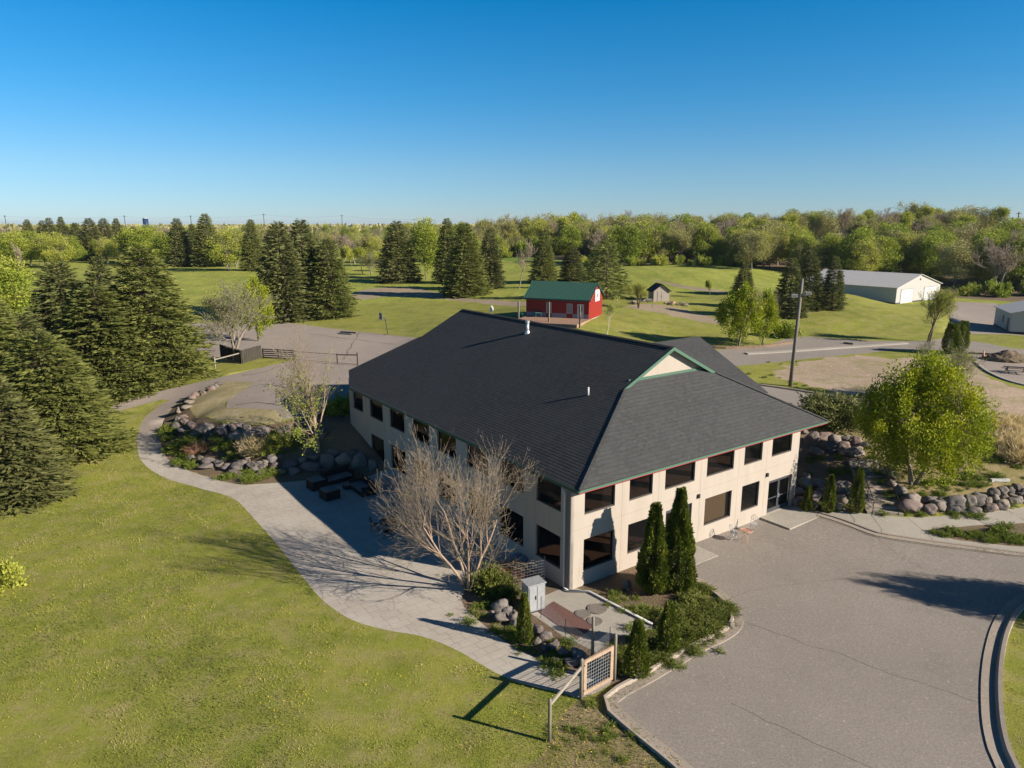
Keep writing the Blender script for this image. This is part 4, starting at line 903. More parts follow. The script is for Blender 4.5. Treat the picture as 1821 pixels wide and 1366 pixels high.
def spray_proto(key, seed, h, w, mat, n=5000, size=.16, arms=40, up=.5, part='crown', nar=.3):   # low spreading shrub made of arching arms
    rng = np.random.RandomState(seed); az = rng.uniform(0, 2*math.pi, arms); el = rng.uniform(.15, 1.25, arms); L = (w/2*np.cos(el)+h*np.sin(el)*.9) * rng.uniform(.6,1.1,arms)
    k = rng.randint(0, arms, n); s = rng.rand(n) ** .6; a = az[k]; e = el[k]; r = L[k]*s
    C = np.c_[np.cos(a)*np.cos(e)*r, np.sin(a)*np.cos(e)*r, np.sin(e)*r*(1-.35*s) + .03] + rng.normal(size=(n,3))*.05*w
    C[:,2] = np.abs(C[:,2]); D = np.c_[np.cos(a)*np.cos(e), np.sin(a)*np.cos(e), np.sin(e)*up+.15] + rng.normal(size=(n,3))*.45
    T = rng.rand(arms)[k]*.5 + .3*rng.rand(n) + .2*s
    me = cardmesh(part, C, D, size*rng.uniform(.6,1.4,n), size*nar*rng.uniform(.7,1.3,n), T, rng); me.materials.append(M[mat])
    sg = [((0,0,0), tuple(np.array([math.cos(az[i])*math.cos(el[i]), math.sin(az[i])*math.cos(el[i]), math.sin(el[i])*.8])*L[i]*.7), .018, .005) for i in range(arms)]
    tr = segmesh('stems', sg, 4); tr.materials.append(M['bark']); PROTO[key] = (h, w, [(part, me), ('stems', tr)])

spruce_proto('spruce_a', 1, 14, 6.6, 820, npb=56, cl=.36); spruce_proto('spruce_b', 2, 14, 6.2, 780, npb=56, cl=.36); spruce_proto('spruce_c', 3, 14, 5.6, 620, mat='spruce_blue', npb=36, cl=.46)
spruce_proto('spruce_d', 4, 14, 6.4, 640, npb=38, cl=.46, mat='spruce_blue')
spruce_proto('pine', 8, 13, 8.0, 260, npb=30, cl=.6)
VG = dict(ang=(.35,.75), trop=.14, kids=(1,2), start=.25)
tree_proto('maple_big', 11, 9.2, 9.0, 'maple', 'bark_grey', 2, 52000, .17, levels=3, gk=VG, ellipsoid=(5.35, 4.0, 4.4, 210), taper=.5, upl=.9, cz=2.0, cs_=1.0)
tree_proto('maple_mid', 12, 8, 6.0, 'maple', 'bark_grey', 1, 12000, .22, levels=3, gk=VG, ellipsoid=(4.5, 3.3, 3.1, 100), taper=.5, upl=.9, cz=2.2, cs_=.95)
tree_proto('round_green', 13, 12, 8.5, 'leaf_mid', 'bark', 1, 10000, .34, levels=3, gk=VG, ellipsoid=(6.9, 5.2, 4.1, 80))
tree_proto('round_green2', 14, 12, 9.5, 'leaf_mid', 'bark', 1, 9000, .38, levels=3, gk=VG, ellipsoid=(6.4, 5.5, 4.6, 60))
tree_proto('yellow_a', 15, 13, 9, 'leaf_yel', 'bark_grey', 2, 8000, .34, spread=.9, levels=3, gk=VG, ellipsoid=(7.6, 5.2, 4.2, 90))
tree_proto('yellow_b', 16, 13, 9, 'leaf_yel', 'bark_grey', 1, 8500, .34, spread=1.0, levels=3, gk=VG)
tree_proto('olive_a', 17, 12, 8.5, 'leaf_olive', 'bark_grey', 2, 7000, .3, spread=1.0, levels=3, gk=VG)
tree_proto('olive_b', 18, 12, 9.5, 'leaf_olive', 'bark_grey', 1, 8000, .34, levels=3, gk=VG, ellipsoid=(6.8, 5.0, 4.4, 70))
tree_proto('bare_far', 19, 12, 8.5, 'twig', 'bark_grey', 2, 0, levels=4, gk=dict(ang=(.3,.7), trop=.16, kids=(1,2), start=.25, minr=.022, r0=.22), bare=True)
tree_proto('bare_mid', 20, 10, 7, 'twig', 'bark_grey', 1, 0, levels=4, gk=dict(ang=(.3,.7), trop=.2, kids=(1,2), start=.3, minr=.016, r0=.16), bare=True)
tree_proto('silver', 21, 8, 8.5, 'leaf_silver', 'bark_grey', 3, 10000, .16, spread=.7, levels=4, gk=dict(ang=(.35,.9), trop=.05, kids=(1,2), start=.2, minr=.01), lw=.4)
tree_proto('airy', 22, 8.5, 7, 'leaf_yel', 'bark', 2, 9000, .16, spread=.6, levels=4, gk=dict(ang=(.3,.75), trop=.1, kids=(1,2), start=.3, minr=.01), lw=.5)
tree_proto('sapling', 23, 5, 2.6, 'leaf_yel', 'birch', 1, 1500, .14, spread=.35, levels=3, gk=dict(ang=(.3,.6), trop=.2, kids=(1,2), start=.4, r0=.06), lw=.5)
tree_proto('leafing', 24, 10.8, 7.4, 'twig', 'bark_pale', 1, 0, levels=4, gk=dict(ang=(.45,.95), trop=.13, wob=.07, kids=(1,2), start=.12, minr=.0065, r0=.17, ratio=.78), bare=True)
tree_proto('bare_fore', 27, 8.6, 10.2, 'twig', 'bark_pale', 4, 0, levels=4, gk=dict(ang=(.3,.85), trop=.04, wob=.10, kids=(1,2), start=.3, minr=.0052, r0=.10, lean=.55, ratio=.80), bare=True, keep=.55)
shell_proto('thuja_tall', 31, 6.2, 1.9, 'thuja', 17000, .17, up=1.1)
shell_proto('thuja_tall_b', 32, 5.4, 1.7, 'thuja', 15000, .17, up=1.1)
shell_proto('thuja_small', 33, 2.3, 1.0, 'thuja', 4500, .12)
shell_proto('thuja_thin', 34, 3.0, .7, 'thuja', 4500, .12, lump=.25)
shell_proto('thuja_round', 35, 5.0, 3.0, 'thuja', 9000, .2, prof=lambda t: np.minimum(1, (t/.2)**.5)*np.sqrt(np.clip(1-t**2.6,0,1)))
spray_proto('juniper', 41, .75, 2.2, 'juniper', 11000, .13, 70, nar=.22); spray_proto('juniper_b', 42, .6, 1.9, 'juniper', 9000, .13, 60, nar=.22)
spray_proto('yew', 43, 1.4, 2.2, 'juniper', 8000, .18, 60); spray_proto('pfitzer', 44, 2.4, 6.0, 'spruce_blue', 11000, .4, 90)
spray_proto('weed', 45, .5, .9, 'weed', 900, .085, 22, nar=.6); spray_proto('weed_b', 46, .8, 1.3, 'weed', 2600, .09, 36, nar=.55)
spray_proto('redtwig', 47, 1.3, 1.7, 'redtwig', 2600, .3, 60, nar=.07, part='twigs'); spray_proto('strawclump', 48, 1.4, 1.8, 'straw', 2600, .55, 70, nar=.05, up=1.4, part='stalks')
spray_proto('bush', 49, 3.2, 4.5, 'leaf_mid', 3500, .3, 50, nar=.7); spray_proto('bush_y', 50, 3.2, 4.5, 'leaf_yel', 3500, .3, 50, nar=.7)

def plant(name, key, pos, h, w, label, cat='tree', group=None, rz=None, sink=.05):
    H0, W0, parts = PROTO[key]; sx = w/W0; sz = h/H0
    r = empty(name, (pos[0], pos[1], pos[2]-sink), rnd.uniform(0, 6.28) if rz is None else rz, label, cat, group); r.scale = (sx, sx, sz)
    for pn, me in parts:
        o = bpy.data.objects.new(pn, me); COL.objects.link(o); o.parent = r
    return r
def plant_px(name, key, px, py, top, wpx, label, cat='tree', group=None, **kw):
    p = att(px, py); h = ztop(p[1], top) - p[2]; w = wpx * mpp(p[1], p[2]); return plant(name, key, p, h, w, label, cat, group, **kw)
SP = 'spruces along the left side'
# near-left spruces: (kind, base column, base row, top row, width, label)
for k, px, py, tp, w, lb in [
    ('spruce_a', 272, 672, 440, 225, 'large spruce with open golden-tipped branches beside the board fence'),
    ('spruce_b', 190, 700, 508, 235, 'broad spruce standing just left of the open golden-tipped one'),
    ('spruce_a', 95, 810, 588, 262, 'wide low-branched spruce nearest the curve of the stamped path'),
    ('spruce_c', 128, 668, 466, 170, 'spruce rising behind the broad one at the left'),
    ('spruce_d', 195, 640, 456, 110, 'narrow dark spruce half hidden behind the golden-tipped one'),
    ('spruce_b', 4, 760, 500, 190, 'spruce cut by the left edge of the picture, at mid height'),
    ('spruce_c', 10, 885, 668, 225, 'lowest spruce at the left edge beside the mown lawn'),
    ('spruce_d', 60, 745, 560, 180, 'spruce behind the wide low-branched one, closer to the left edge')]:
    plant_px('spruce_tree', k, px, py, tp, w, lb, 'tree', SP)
for k, px, py, tp, w, lb in [
    ('spruce_c', 506, 570, 394, 112, 'dark spruce at the left of the clump behind the upper lot'),
    ('spruce_d', 545, 562, 391, 110, 'tallest middle spruce of the clump behind the upper lot'),
    ('spruce_a', 588, 564, 424, 108, 'lower right spruce of the clump behind the upper lot'),
    ('spruce_b', 452, 481, 390, 50, 'slim spruce standing alone just left of the clump behind the upper lot'),
    ('spruce_c', 322, 474, 388, 52, 'left spruce of the pair standing in the far meadow'),
    ('spruce_a', 372, 474, 380, 64, 'right and taller spruce of the pair standing in the far meadow'),
    ('spruce_b', 347, 468, 398, 40, 'small spruce between the pair in the far meadow'),
    ('spruce_d', 709, 502, 393, 84, 'wide dark spruce left of the round maple in the middle distance'),
    ('spruce_b', 797, 503, 388, 62, 'spruce just right of the round maple in the middle distance'),
    ('spruce_a', 828, 526, 396, 96, 'biggest spruce of the group left of the red building'),
    ('spruce_c', 872, 513, 406, 60, 'dark spruce at the right end of the group left of the red building'),
    ('spruce_a', 967, 502, 413, 56, 'spruce directly behind the roof of the red building'),
    ('spruce_c', 1017, 500, 436, 54, 'shorter spruce behind the right end of the green roof'),
    ('spruce_c', 1322, 522, 468, 42, 'small spruce on the slope left of the dark spruces'),
    ('spruce_c', 1402, 562, 458, 66, 'left and lowest-standing of the dark spruces behind the lamp pole'),
    ('spruce_d', 1434, 550, 444, 66, 'middle of the dark spruces behind the lamp pole'),
    ('spruce_c', 1478, 549, 455, 50, 'rightmost of the dark spruces, against the long white shed')]:
    plant_px('spruce_tree', k, px, py, tp, w, lb, 'tree')
for i, (px, py, tp, w) in enumerate([(57,458,390,38),(82,456,392,34),(96,460,387,40),(117,458,385,36),(141,461,396,44),(166,463,388,56),(192,461,388,46),(214,458,388,38),(243,466,404,52),(126,463,402,34)]):
    plant_px('spruce_tree', ['spruce_b','spruce_d','spruce_c','spruce_a'][i % 4], px, py, tp, w, 'spruce in the row at the far left edge of the meadow', 'tree', 'far row of spruces')
for k, nm, px, py, tp, w, lb in [
    ('pine','pine_tree',1078,530,421,100,'brownish pine with long open branches just right of the red building'),
    ('pine','pine_tree',1062,512,432,70,'brownish pine behind the right end of the red building'),
    ('round_green','maple_tree',757,497,389,58,'round bright-topped maple between dark spruces in the middle distance'),
    ('bare_mid','bare_tree',923,514,424,52,'bare tree in front of the green field'),
    ('maple_mid','maple_tree',1313,617,506,84,'yellow-green young maple beside the road, the larger of two'),
    ('maple_mid','maple_tree',1355,614,518,58,'yellow-green young maple beside the road, the smaller of two'),
    ('yellow_b','young_tree',1264,530,499,22,'tiny young tree on the slope above the farm track'),
    ('airy','feathery_tree',1651,608,513,84,'airy feathery-leaved tree in front of the far yard'),
    ('silver','willow_tree',416,642,500,172,'silvery loose-crowned tree beside the board fence'),
    ('maple_mid','maple_tree',461,606,496,66,'bright yellow-green maple behind the silvery tree'),
    ('round_green','maple_tree',22,590,458,105,'bright green maple at the left edge behind the spruces'),
    ('sapling','sapling',1079,596,524,38,'white-stemmed sapling beside the red building'),
    ('silver','willow_tree',1672,712,608,130,'silvery leafing tree behind the big maple'),
    ('airy','small_tree',1135,548,503,60,'small feathery tree between the red building and garden shed'),
    ('bush','shrub',1392,600,560,44,'dark rounded shrub beside the young maples'),
    ('olive_a','leafing_tree',25,470,425,70,'grey-brown leafing tree at the left beyond the meadow'),
    ('bare_mid','bare_tree',38,500,430,38,'bare tree at the left edge of the meadow')]:
    plant_px(nm, k, px, py, tp, w, lb, 'shrub' if nm == 'shrub' else 'tree')
plant_px('maple_tree', 'maple_big', 1625, 862, 645, 232, 'large yellow-green maple above the boulder wall beside the steps', 'tree')
p = att(567, 802); plant('leafing_tree', 'leafing', p, ztop(p[1], 575)-p[2], 8.2, 'slender pale-barked tree with its first leaves, rising from the rocky bed', 'tree', rz=.7)
def leafcloud(rng, n, c, r, size, mat, parent, name='leaves'):
    C = np.array(c) + nrm(rng.normal(size=(n,3))) * (rng.rand(n,1)**.4) * np.array(r); me = cardmesh(name, C, rng.normal(size=(n,3)), size*rng.uniform(.6,1.2,n), size*.7, rng.rand(n), rng); return link(name, me, M[mat], parent)
lt = bpy.data.objects['leafing_tree.001'] if 'leafing_tree.001' in bpy.data.objects else bpy.data.objects['leafing_tree']
rg = np.random.RandomState(5); nl = 2000; segs = PROTO['leafing'][2][1][1]
co = np.zeros(len(segs.vertices)*3); segs.vertices.foreach_get('co', co); co = co.reshape(-1,3)
wgt = np.clip(1.15 - co[:,2]/8.5, .06, 1) ** 2.2 * (np.hypot(co[:,0], co[:,1]) > 1.0); wgt /= wgt.sum()
C = co[rg.choice(len(co), nl, p=wgt)] + rg.normal(size=(nl,3))*.10
me = cardmesh('leaves', C, rg.normal(size=(nl,3)), .17*rg.uniform(.6,1.2,nl), .11, rg.rand(nl), rg); link('leaves', me, M['leaf_mid'], lt)
p = att(833, 1047); tm_ = PROTO['bare_fore'][2][1][1]; co = np.zeros(len(tm_.vertices)*3); tm_.vertices.foreach_get('co', co); co = co.reshape(-1,3); th_ = math.atan2(co[:,1].mean(), co[:,0].mean())
bare = plant('bare_tree', 'bare_fore', p, ztop(p[1], 765)-p[2], 9.8, 'large bare multi-stemmed tree beside the patio and building corner', 'tree', rz=math.pi - th_)
co = np.zeros(len(PROTO['bare_fore'][2][1][1].vertices)*3); PROTO['bare_fore'][2][1][1].vertices.foreach_get('co', co); co = co.reshape(-1,3); nl = 2600
wgt = np.clip(1.1 - co[:,2]/7, .03, 1)**1.6; wgt /= wgt.sum(); C = co[rg.choice(len(co), nl, p=wgt)] + rg.normal(size=(nl,3))*.05
link('leaves', cardmesh('leaves', C, rg.normal(size=(nl,3)), .055*rg.uniform(.6,1.2,nl), .035, rg.rand(nl), rg), M['leaf_olive'], bare)
# trees standing outside the frame whose shade falls into it
q = np.array([33.5, 31.8]); plant('maple_tree', 'maple_big', (q[0]+4.5, q[1]-1.2, 0), 8.2, 6.4, 'yellow-green maple just outside the right edge, shading the front lot', 'tree')
p = att(-14, 1052); plant('forsythia_shrub', 'bush_y', p, 2.5, 2.6, 'yellow-green shrub at the left edge of the front lawn', 'shrub')
# arborvitae, junipers and garden plants
for k, px, py, tp, w, lb in [('thuja_tall_b',1161,1052,897,52,'left and shorter of the two tall columnar arborvitae by the front wall'),('thuja_tall',1203,1050,870,54,'right and taller of the two tall columnar arborvitae by the front wall'),
    ('thuja_small',932,1141,1056,26,'narrow little arborvitae among the boulders beside the stamped path'),('thuja_small',1186,1157,1072,36,'small arborvitae in the juniper bed close to the kerb'),('thuja_small',1132,1200,1105,42,'small arborvitae in the juniper bed next to the wooden gate'),
    ('thuja_thin',1435,908,864,16,'shortest thin arborvitae, nearest the end door'),('thuja_thin',1473,911,845,17,'middle of three thin arborvitae below the hillside boulders'),('thuja_thin',1522,911,832,18,'thin arborvitae nearest the foot of the steps'),
    ('thuja_round',1689,629,575,28,'dark clipped arborvitae beside the far road, left half of a pair'),('thuja_round',1706,628,571,24,'dark clipped arborvitae beside the far road, right half of a pair')]:
    plant_px('arborvitae', k, px, py, tp, w, lb, 'shrub')
JL = ['just right of the taller arborvitae','near the middle of the right kerb','at the widest part near the right kerb','in the lower right of the bed','below the taller arborvitae','in the middle of the mat of junipers','left of the small arborvitae near the pipe','beside the end of the white drain pipe','against the rightmost tip of the kerb','behind the arborvitae next to the gate','closest to the gate post','just above the small kerbside arborvitae','at the lower kerb beside the small arborvitae','nearest the door slab']
for i, (px, py, w) in enumerate([(1240,1075,75),(1268,1100,80),(1255,1125,85),(1215,1130,80),(1190,1105,75),(1225,1095,80),(1150,1180,60),(1165,1150,60),(1285,1085,60),(1110,1165,55),(1095,1190,45),(1208,1155,60),(1180,1175,55),(1240,1052,60)]):
    p = att(px, py); ww = w*mpp(p[1], p[2]); plant('juniper_shrub', 'juniper' if i % 2 else 'juniper_b', p, .15*ww+.10, ww*.95, 'low spreading juniper in the front bed, ' + JL[i], 'shrub', 'junipers in the front bed')
for k, nm, px, py, h, w, lb in [('yew','yew_shrub',872,1048,1.5,2.2,'bushy evergreen shrub beside the trunks of the bare tree'),('yew','yew_shrub',895,1062,1.1,1.6,'lower evergreen shrub between the bare tree and the grey cabinet'),
    ('redtwig','twiggy_shrub',905,1028,1.2,1.8,'brown twiggy shrub against the trellis by the long wall'),('pfitzer','juniper_shrub',1490,752,2.3,7.0,'wide dark spreading juniper beyond the right end of the roof'),
    ('redtwig','twiggy_shrub',358,806,1.3,1.9,'reddish twiggy shrub in the rocky bed near the path curve'),('weed_b','leafy_shrub',398,797,1.2,1.9,'bright green leafy shrub in the middle of the rocky bed'),
    ('strawclump','grass_clump',458,805,1.5,2.2,'large pale ornamental grass clump in the rocky bed'),('weed_b','leafy_shrub',474,806,1.3,2.4,'green leafy shrub next to the pale grass clump'),
    ('weed_b','leafy_shrub',420,812,.7,1.9,'low green shrub behind the front row of boulders'),('weed_b','leafy_shrub',312,800,.6,2.2,'low leafy plants beside the inside curve of the path'),
    ('weed_b','leafy_shrub',330,822,.6,2.0,'leafy plants at the lower corner of the rocky bed'),('weed_b','leafy_shrub',302,770,.6,2.2,'leafy plants at the upper inside curve of the path'),
    ('bush','shrub',610,735,2.2,3.2,'dark shrub in shade against the far corner of the long wall'),('weed_b','yellow_shrub',340,832,.8,1.0,'small yellow-green shrub by the path curve'),
    ('yew','yew_shrub',500,790,1.3,2.6,'dark shrub in the shaded part of the rocky bed')]:
    p = att(px, py); plant(nm, k, p, h, w, lb, 'shrub')
for i, (px, py) in enumerate([(1795,762),(1780,775),(1812,775),(1800,792),(1820,800),(1790,800),(1835,790),(1845,770),(1815,815),(1772,760),(1840,812)]):
    p = att(px, py+6); plant('grass_clump', 'strawclump', p, 1.7, 2.3, 'tall straw-coloured grass clump on the bank at the right edge', 'grass', 'dry ornamental grasses at the right edge')
def scatter_weeds(pts, n, spread, name, key=('weed','weed_b'), sc=(.5,1.1), label=None):
    """uncountable weeds and ground cover as one object"""
    rng = np.random.RandomState(n + len(pts)); V = []; Q = []; T = []; off = 0
    src = []
    for k in key:
        me = PROTO[k][2][0][1]; c = np.zeros(len(me.vertices)*3); me.vertices.foreach_get('co', c); src.append(c.reshape(-1,3))
    P = np.array([att(*q)[:2] for q in pts]); 
    for i in range(n):
        b = P[rng.randint(len(P))] + rng.normal(size=2)*spread; s = rng.uniform(*sc); a = rng.uniform(0,6.28); c = src[rng.randint(len(src))].reshape(-1,4,3)
        c = c[rng.rand(len(c)) < .45].reshape(-1,3)*s; R = np.array([[math.cos(a),-math.sin(a),0],[math.sin(a),math.cos(a),0],[0,0,1]]); c = c @ R.T + [b[0], b[1], h1(*b)-.03]
        V.append(c); T.append(np.repeat(rng.rand(len(c)//4), 4)); 
    V = np.concatenate(V); T = np.concatenate(T); me = npmesh(name, V, np.arange(len(V)).reshape(-1,4), T); o = link(name, me, M['weed']); return setp(o, kind='stuff')
scatter_weeds([(300,780),(305,765),(318,795),(335,812),(350,800),(380,790),(420,800),(440,815),(520,800),(410,850),(450,850),(500,845),(345,780),(340,790),(360,800)], 85, .45, 'ground_cover')
scatter_weeds([(850,1085),(870,1105),(900,1130),(940,1155),(980,1175),(1010,1190),(860,1070),(890,1080),(1000,1150),(1030,1180)], 60, .45, 'ground_cover', sc=(.3,.7))
scatter_weeds([(1110,1080),(1130,1100),(1160,1130),(1200,1120),(1230,1150),(1150,1090),(1120,1060),(1100,1150),(1180,1190)], 50, .5, 'ground_cover', sc=(.3,.7))
scatter_weeds([(1670,950),(1700,950),(1730,952),(1760,955),(1800,960),(1780,945),(1820,960)], 60, .5, 'ground_cover', sc=(.35,.85))
scatter_weeds([(1640,880),(1680,870),(1700,860),(1730,855),(1760,860),(1640,850),(1600,890),(1720,830),(1790,830),(1660,890),(1550,850),(1500,840),(1460,830)], 110, 1.1, 'ground_cover', sc=(.35,.8))
scatter_weeds([(1050,1255),(1080,1280),(1060,1300),(1100,1320),(1040,1330),(1140,1350),(1010,1350),(1000,1310)], 26, .5, 'ground_cover', sc=(.2,.5))
scatter_weeds([(1460,900),(1490,905),(1520,908),(1560,912),(1650,915),(1700,912),(1750,906),(1620,915)], 40, .35, 'ground_cover', sc=(.3,.6))
scatter_weeds([(1400,650),(1380,672),(1440,690),(1520,710),(1700,725),(1760,742),(1750,690)], 34, 1.5, 'field_weeds', sc=(.3,.6))
# wooded hill and far trees
KINDS = {'yellow_a':('yellow_green_tree','yellow-green spring tree in the wood covering the hill'),'yellow_b':('yellow_green_tree','yellow-green spring tree in the wood covering the hill'),'round_green':('green_tree','fuller green tree in the wood covering the hill'),'round_green2':('green_tree','fuller green tree in the wood covering the hill'),
         'olive_a':('olive_tree_crown','olive-brown leafing tree in the wood covering the hill'),'olive_b':('olive_tree_crown','olive-brown leafing tree in the wood covering the hill'),'bare_far':('bare_tree','grey still-bare tree in the wood covering the hill')}
def wood(cols, Ys, keys, hh, n, place):
    for i in range(n):
        px = rnd.uniform(*cols); Y = rnd.uniform(*Ys)
        q = colY(px, Y, 9); z = h1(q[0], q[1]); q = colY(px, Y, z); z = h1(q[0], q[1]); k = rnd.choice(keys); nm, lb = KINDS[k]; lb = (lb if 'covering' in lb else lb + ' in the wood covering the hill').replace('in the wood covering the hill', place)
        if nm == 'olive_tree_crown': nm = 'leafing_tree'
        h = rnd.uniform(*hh); plant(nm, k, (q[0], q[1], z), h, h*rnd.uniform(.75,1.02), lb, 'tree', 'trees of the wooded hill, ' + place)
mixk = ['yellow_a','yellow_b','round_green','round_green2','olive_a','olive_a','olive_b','yellow_b','bare_far','bare_far','bare_far']
fk = ['round_green','round_green2','round_green2','yellow_b','olive_b','yellow_a']
KINDS['bush'] = ('shrub', 'leafy green shrub'); KINDS['bush_y'] = ('shrub', 'yellow-green shrub')
wood((1040,1340),(219,226),['bush','bush_y','bush'],(2.5,4.5),26,'at the foot of the wood, left of the dark spruces')
wood((1500,1690),(189,193),['bush','bush_y','bush'],(2.5,4.5),10,'at the foot of the wood behind the white shed')
wood((1690,2000),(163,168),['bush','bush','bush_y'],(2.5,5),18,'at the foot of the wood right of the white shed')
wood((1300,1420),(228,262),['round_green2','yellow_a','round_green','olive_b'],(10,13),14,'in the gap of the wood left of the dark spruces')
wood((1055,1330),(228,250),['round_green','round_green2','olive_b','round_green2','bare_far','olive_a'],(9,12.5),30,'in the front edge of the wood, left of the dark spruces')
wood((1320,1500),(205,235),['round_green','round_green2','yellow_b','olive_b'],(9,12),16,'in the wood just behind the dark spruces')
wood((1500,1690),(196,215),['round_green','round_green2','yellow_a','olive_b','round_green2'],(10,13.5),16,'right behind the long white shed')
wood((1690,2000),(170,195),['round_green','round_green2','round_green2','olive_b','olive_a','bare_far'],(10,14),30,'in the wood edge right of the white shed')
wood((1560,2000),(205,240),['round_green','round_green2','olive_a','olive_b','bare_far','bare_far'],(11,14.5),30,'halfway up the slope above the white shed')
wood((1050,1980),(245,275),mixk,(10,13.5),52,'in the middle rows of the hillside wood')
wood((1000,1980),(278,315),mixk,(10.5,14.5),66,'along the crest of the wooded hill')
wood((1000,2000),(320,375),mixk,(10,13.5),46,'beyond the crest of the wooded hill')
def farline(cols, Y, keys, hh, n, lb, jit=.06, nm='hedgerow_tree'):
    for i in range(n):
        px = cols[0] + (cols[1]-cols[0])*(i + rnd.uniform(.1,.9))/n; y = Y*(1 + rnd.uniform(-jit, jit)); q = colY(px, y, 5); z = h1(q[0], q[1]); q = colY(px, y, z)
        h = rnd.uniform(*hh); plant(nm, rnd.choice(keys), (q[0], q[1], h1(q[0], q[1])), h, h*rnd.uniform(.75,1.05), lb, 'tree', lb)
farline((865,1110),330,['yellow_a','bare_far','olive_a','yellow_b','olive_b','yellow_a'],(10,17),34,'tree on the skyline behind the green crop field')
farline((865,1100),300,['round_green2','olive_b','bush'],(6,9),26,'tree on the skyline behind the green crop field')
farline((-60,120),265,['round_green','yellow_a','round_green2'],(11,13),9,'green tree in the belt at the far left')
farline((225,300),270,['round_green2','round_green'],(12,14),4,'bright green tree between the two far groups of spruces')
farline((395,430),250,['yellow_a'],(13,14),2,'pale green tree between the far spruces and the slim lone one')
farline((-60,430),300,['yellow_a','round_green2','olive_a'],(8,10),14,'tree in the hedgerow behind the far meadow')
farline((560,880),265,['olive_a','yellow_a','round_green2','bare_far','olive_b'],(9,13),16,'leafing tree behind the middle group of spruces')
farline((560,700),225,['yellow_b','silver','olive_a'],(6,9),8,'low leafing tree left of the middle group of spruces')
farline((-80,900),480,['round_green2','olive_b','yellow_a','bare_far'],(9,13),46,'distant tree on the left horizon')
farline((-80,900),800,['round_green2','olive_b','bare_far'],(10,15),60,'distant tree on the left horizon')
rng = np.random.RandomState(77)     # far-off wood on the horizon: one mass
n = 60000; k = 2200; a = np.radians(rng.uniform(48, 132, k)); r = rng.choice([1300, 1700, 2300, 3200], k)*rng.uniform(.93, 1.07, k); cx = np.c_[r*np.cos(a), r*np.sin(a)]; hz = H(cx)
kk = rng.randint(0, k, n); C = np.c_[cx[kk], hz[kk]] + nrm(rng.normal(size=(n,3)))*np.array([14,9,8]) + [0,0,5]
me = cardmesh('distant_wood', C, rng.normal(size=(n,3)), 7, 5, rng.rand(n), rng); setp(link('distant_wood', me, M['leaf_olive']), kind='stuff')
# grass blades and dandelions on the lawn
def blades(n, rmin, rmax, amin, amax, hgt, wid, seed):
    rng = np.random.RandomState(seed); u = rng.rand(n); r = rmin * (rmax/rmin) ** u; a = np.radians(rng.uniform(amin, amax, n)); P = np.c_[r*np.cos(a), r*np.sin(a)]
    ok = np.ones(n, bool)
    cull = np.array([noise.noise(Vector((p[0]*.11, p[1]*.11, 14))) + .6*noise.noise(Vector((p[0]*.33, p[1]*.33, 24))) + .5*noise.noise(Vector((p[0]*1.3, p[1]*1.3, 34))) for p in P]); ok &= rng.rand(n) > np.clip((cull-.06)*3, 0, .93)
    for poly in NOGRASS: ok &= ~pip(P, poly)
    P = P[ok]; r = r[ok]; z = H(P); cl = np.array([noise.noise(Vector((p[0]*.6, p[1]*.6, 4))) for p in P]); m = len(P); s = (r/rmin)**.5
    C = np.c_[P, z]; D = np.c_[rng.normal(size=(m,2))*.45, np.ones(m)]
    big = np.array([noise.noise(Vector((p[0]*.11, p[1]*.11, 14))) + .6*noise.noise(Vector((p[0]*.33, p[1]*.33, 24))) + .5*noise.noise(Vector((p[0]*1.3, p[1]*1.3, 34))) for p in P])
    band = np.sin((P[:,0]*.55 + P[:,1]*.84 + 1.2*np.sin(P[:,0]*.12)) * 2*math.pi/2.6)
    return C, D, hgt*s*rng.uniform(.5,1.4,m)*(1+cl*.6)*np.clip(1-big*.7,.3,1.5), wid*s, .40 + .055*band + cl*.62 + big*1.15 + rng.normal(size=m)*.21, rng
C, D, L, W_, T, rr_ = blades(330000, 20, 75, 40, 150, .055, .02, 9)
setp(link('grass', cardmesh('grass', C, D, L, W_, T, rr_), M['blade']), kind='stuff')
C, D, L, W_, T, rr_ = blades(9000, 20, 70, 45, 148, .03, .03, 10)
sel = np.array([noise.noise(Vector((c[0]*.16, c[1]*.16, 8))) for c in C]) + .35*np.array([noise.noise(Vector((c[0]*.9, c[1]*.9, 5))) for c in C]) > .24
C = C[sel]; n = len(C); V, Q = cards(C + [0,0,.06], np.c_[np.ones(n), np.zeros((n,2))] + rr_.normal(size=(n,3))*.2, .05, .05, rr_)
setp(link('dandelions', npmesh('dandelions', V, Q), M['yellow']), kind='stuff')
# ------------------------------------------------------------------ boulders
RK = []
for s in range(8):
    bm = bmesh.new(); bmesh.ops.create_icosphere(bm, subdivisions=3, radius=1); rg = random.Random(s*13+1)
    pl = [(Vector((rg.gauss(0,1), rg.gauss(0,1), rg.gauss(0,1))).normalized(), rg.uniform(.42,.80)) for _ in range(13)]
    for v in bm.verts:
        c = v.co.normalized(); r = 1.0
        for nrm_, d in pl:
            k = c.dot(nrm_)
            if k > 0: r = min(r, d/k if k*r > d else r)
        r = r*.93 + .07*(.9); c2 = c*r; c2 += c*noise.noise(c*1.7 + Vector((s*7, 0, 0)))*.16 + c*noise.noise(c*5 + Vector((s, 3, 0)))*.04; v.co = c2
    me = bpy.data.meshes.new('boulder'); bm.to_mesh(me); bm.free(); me.polygons.foreach_set('use_smooth', [True]*len(me.polygons)); me.materials.append(M['rock']); RK.append(me)
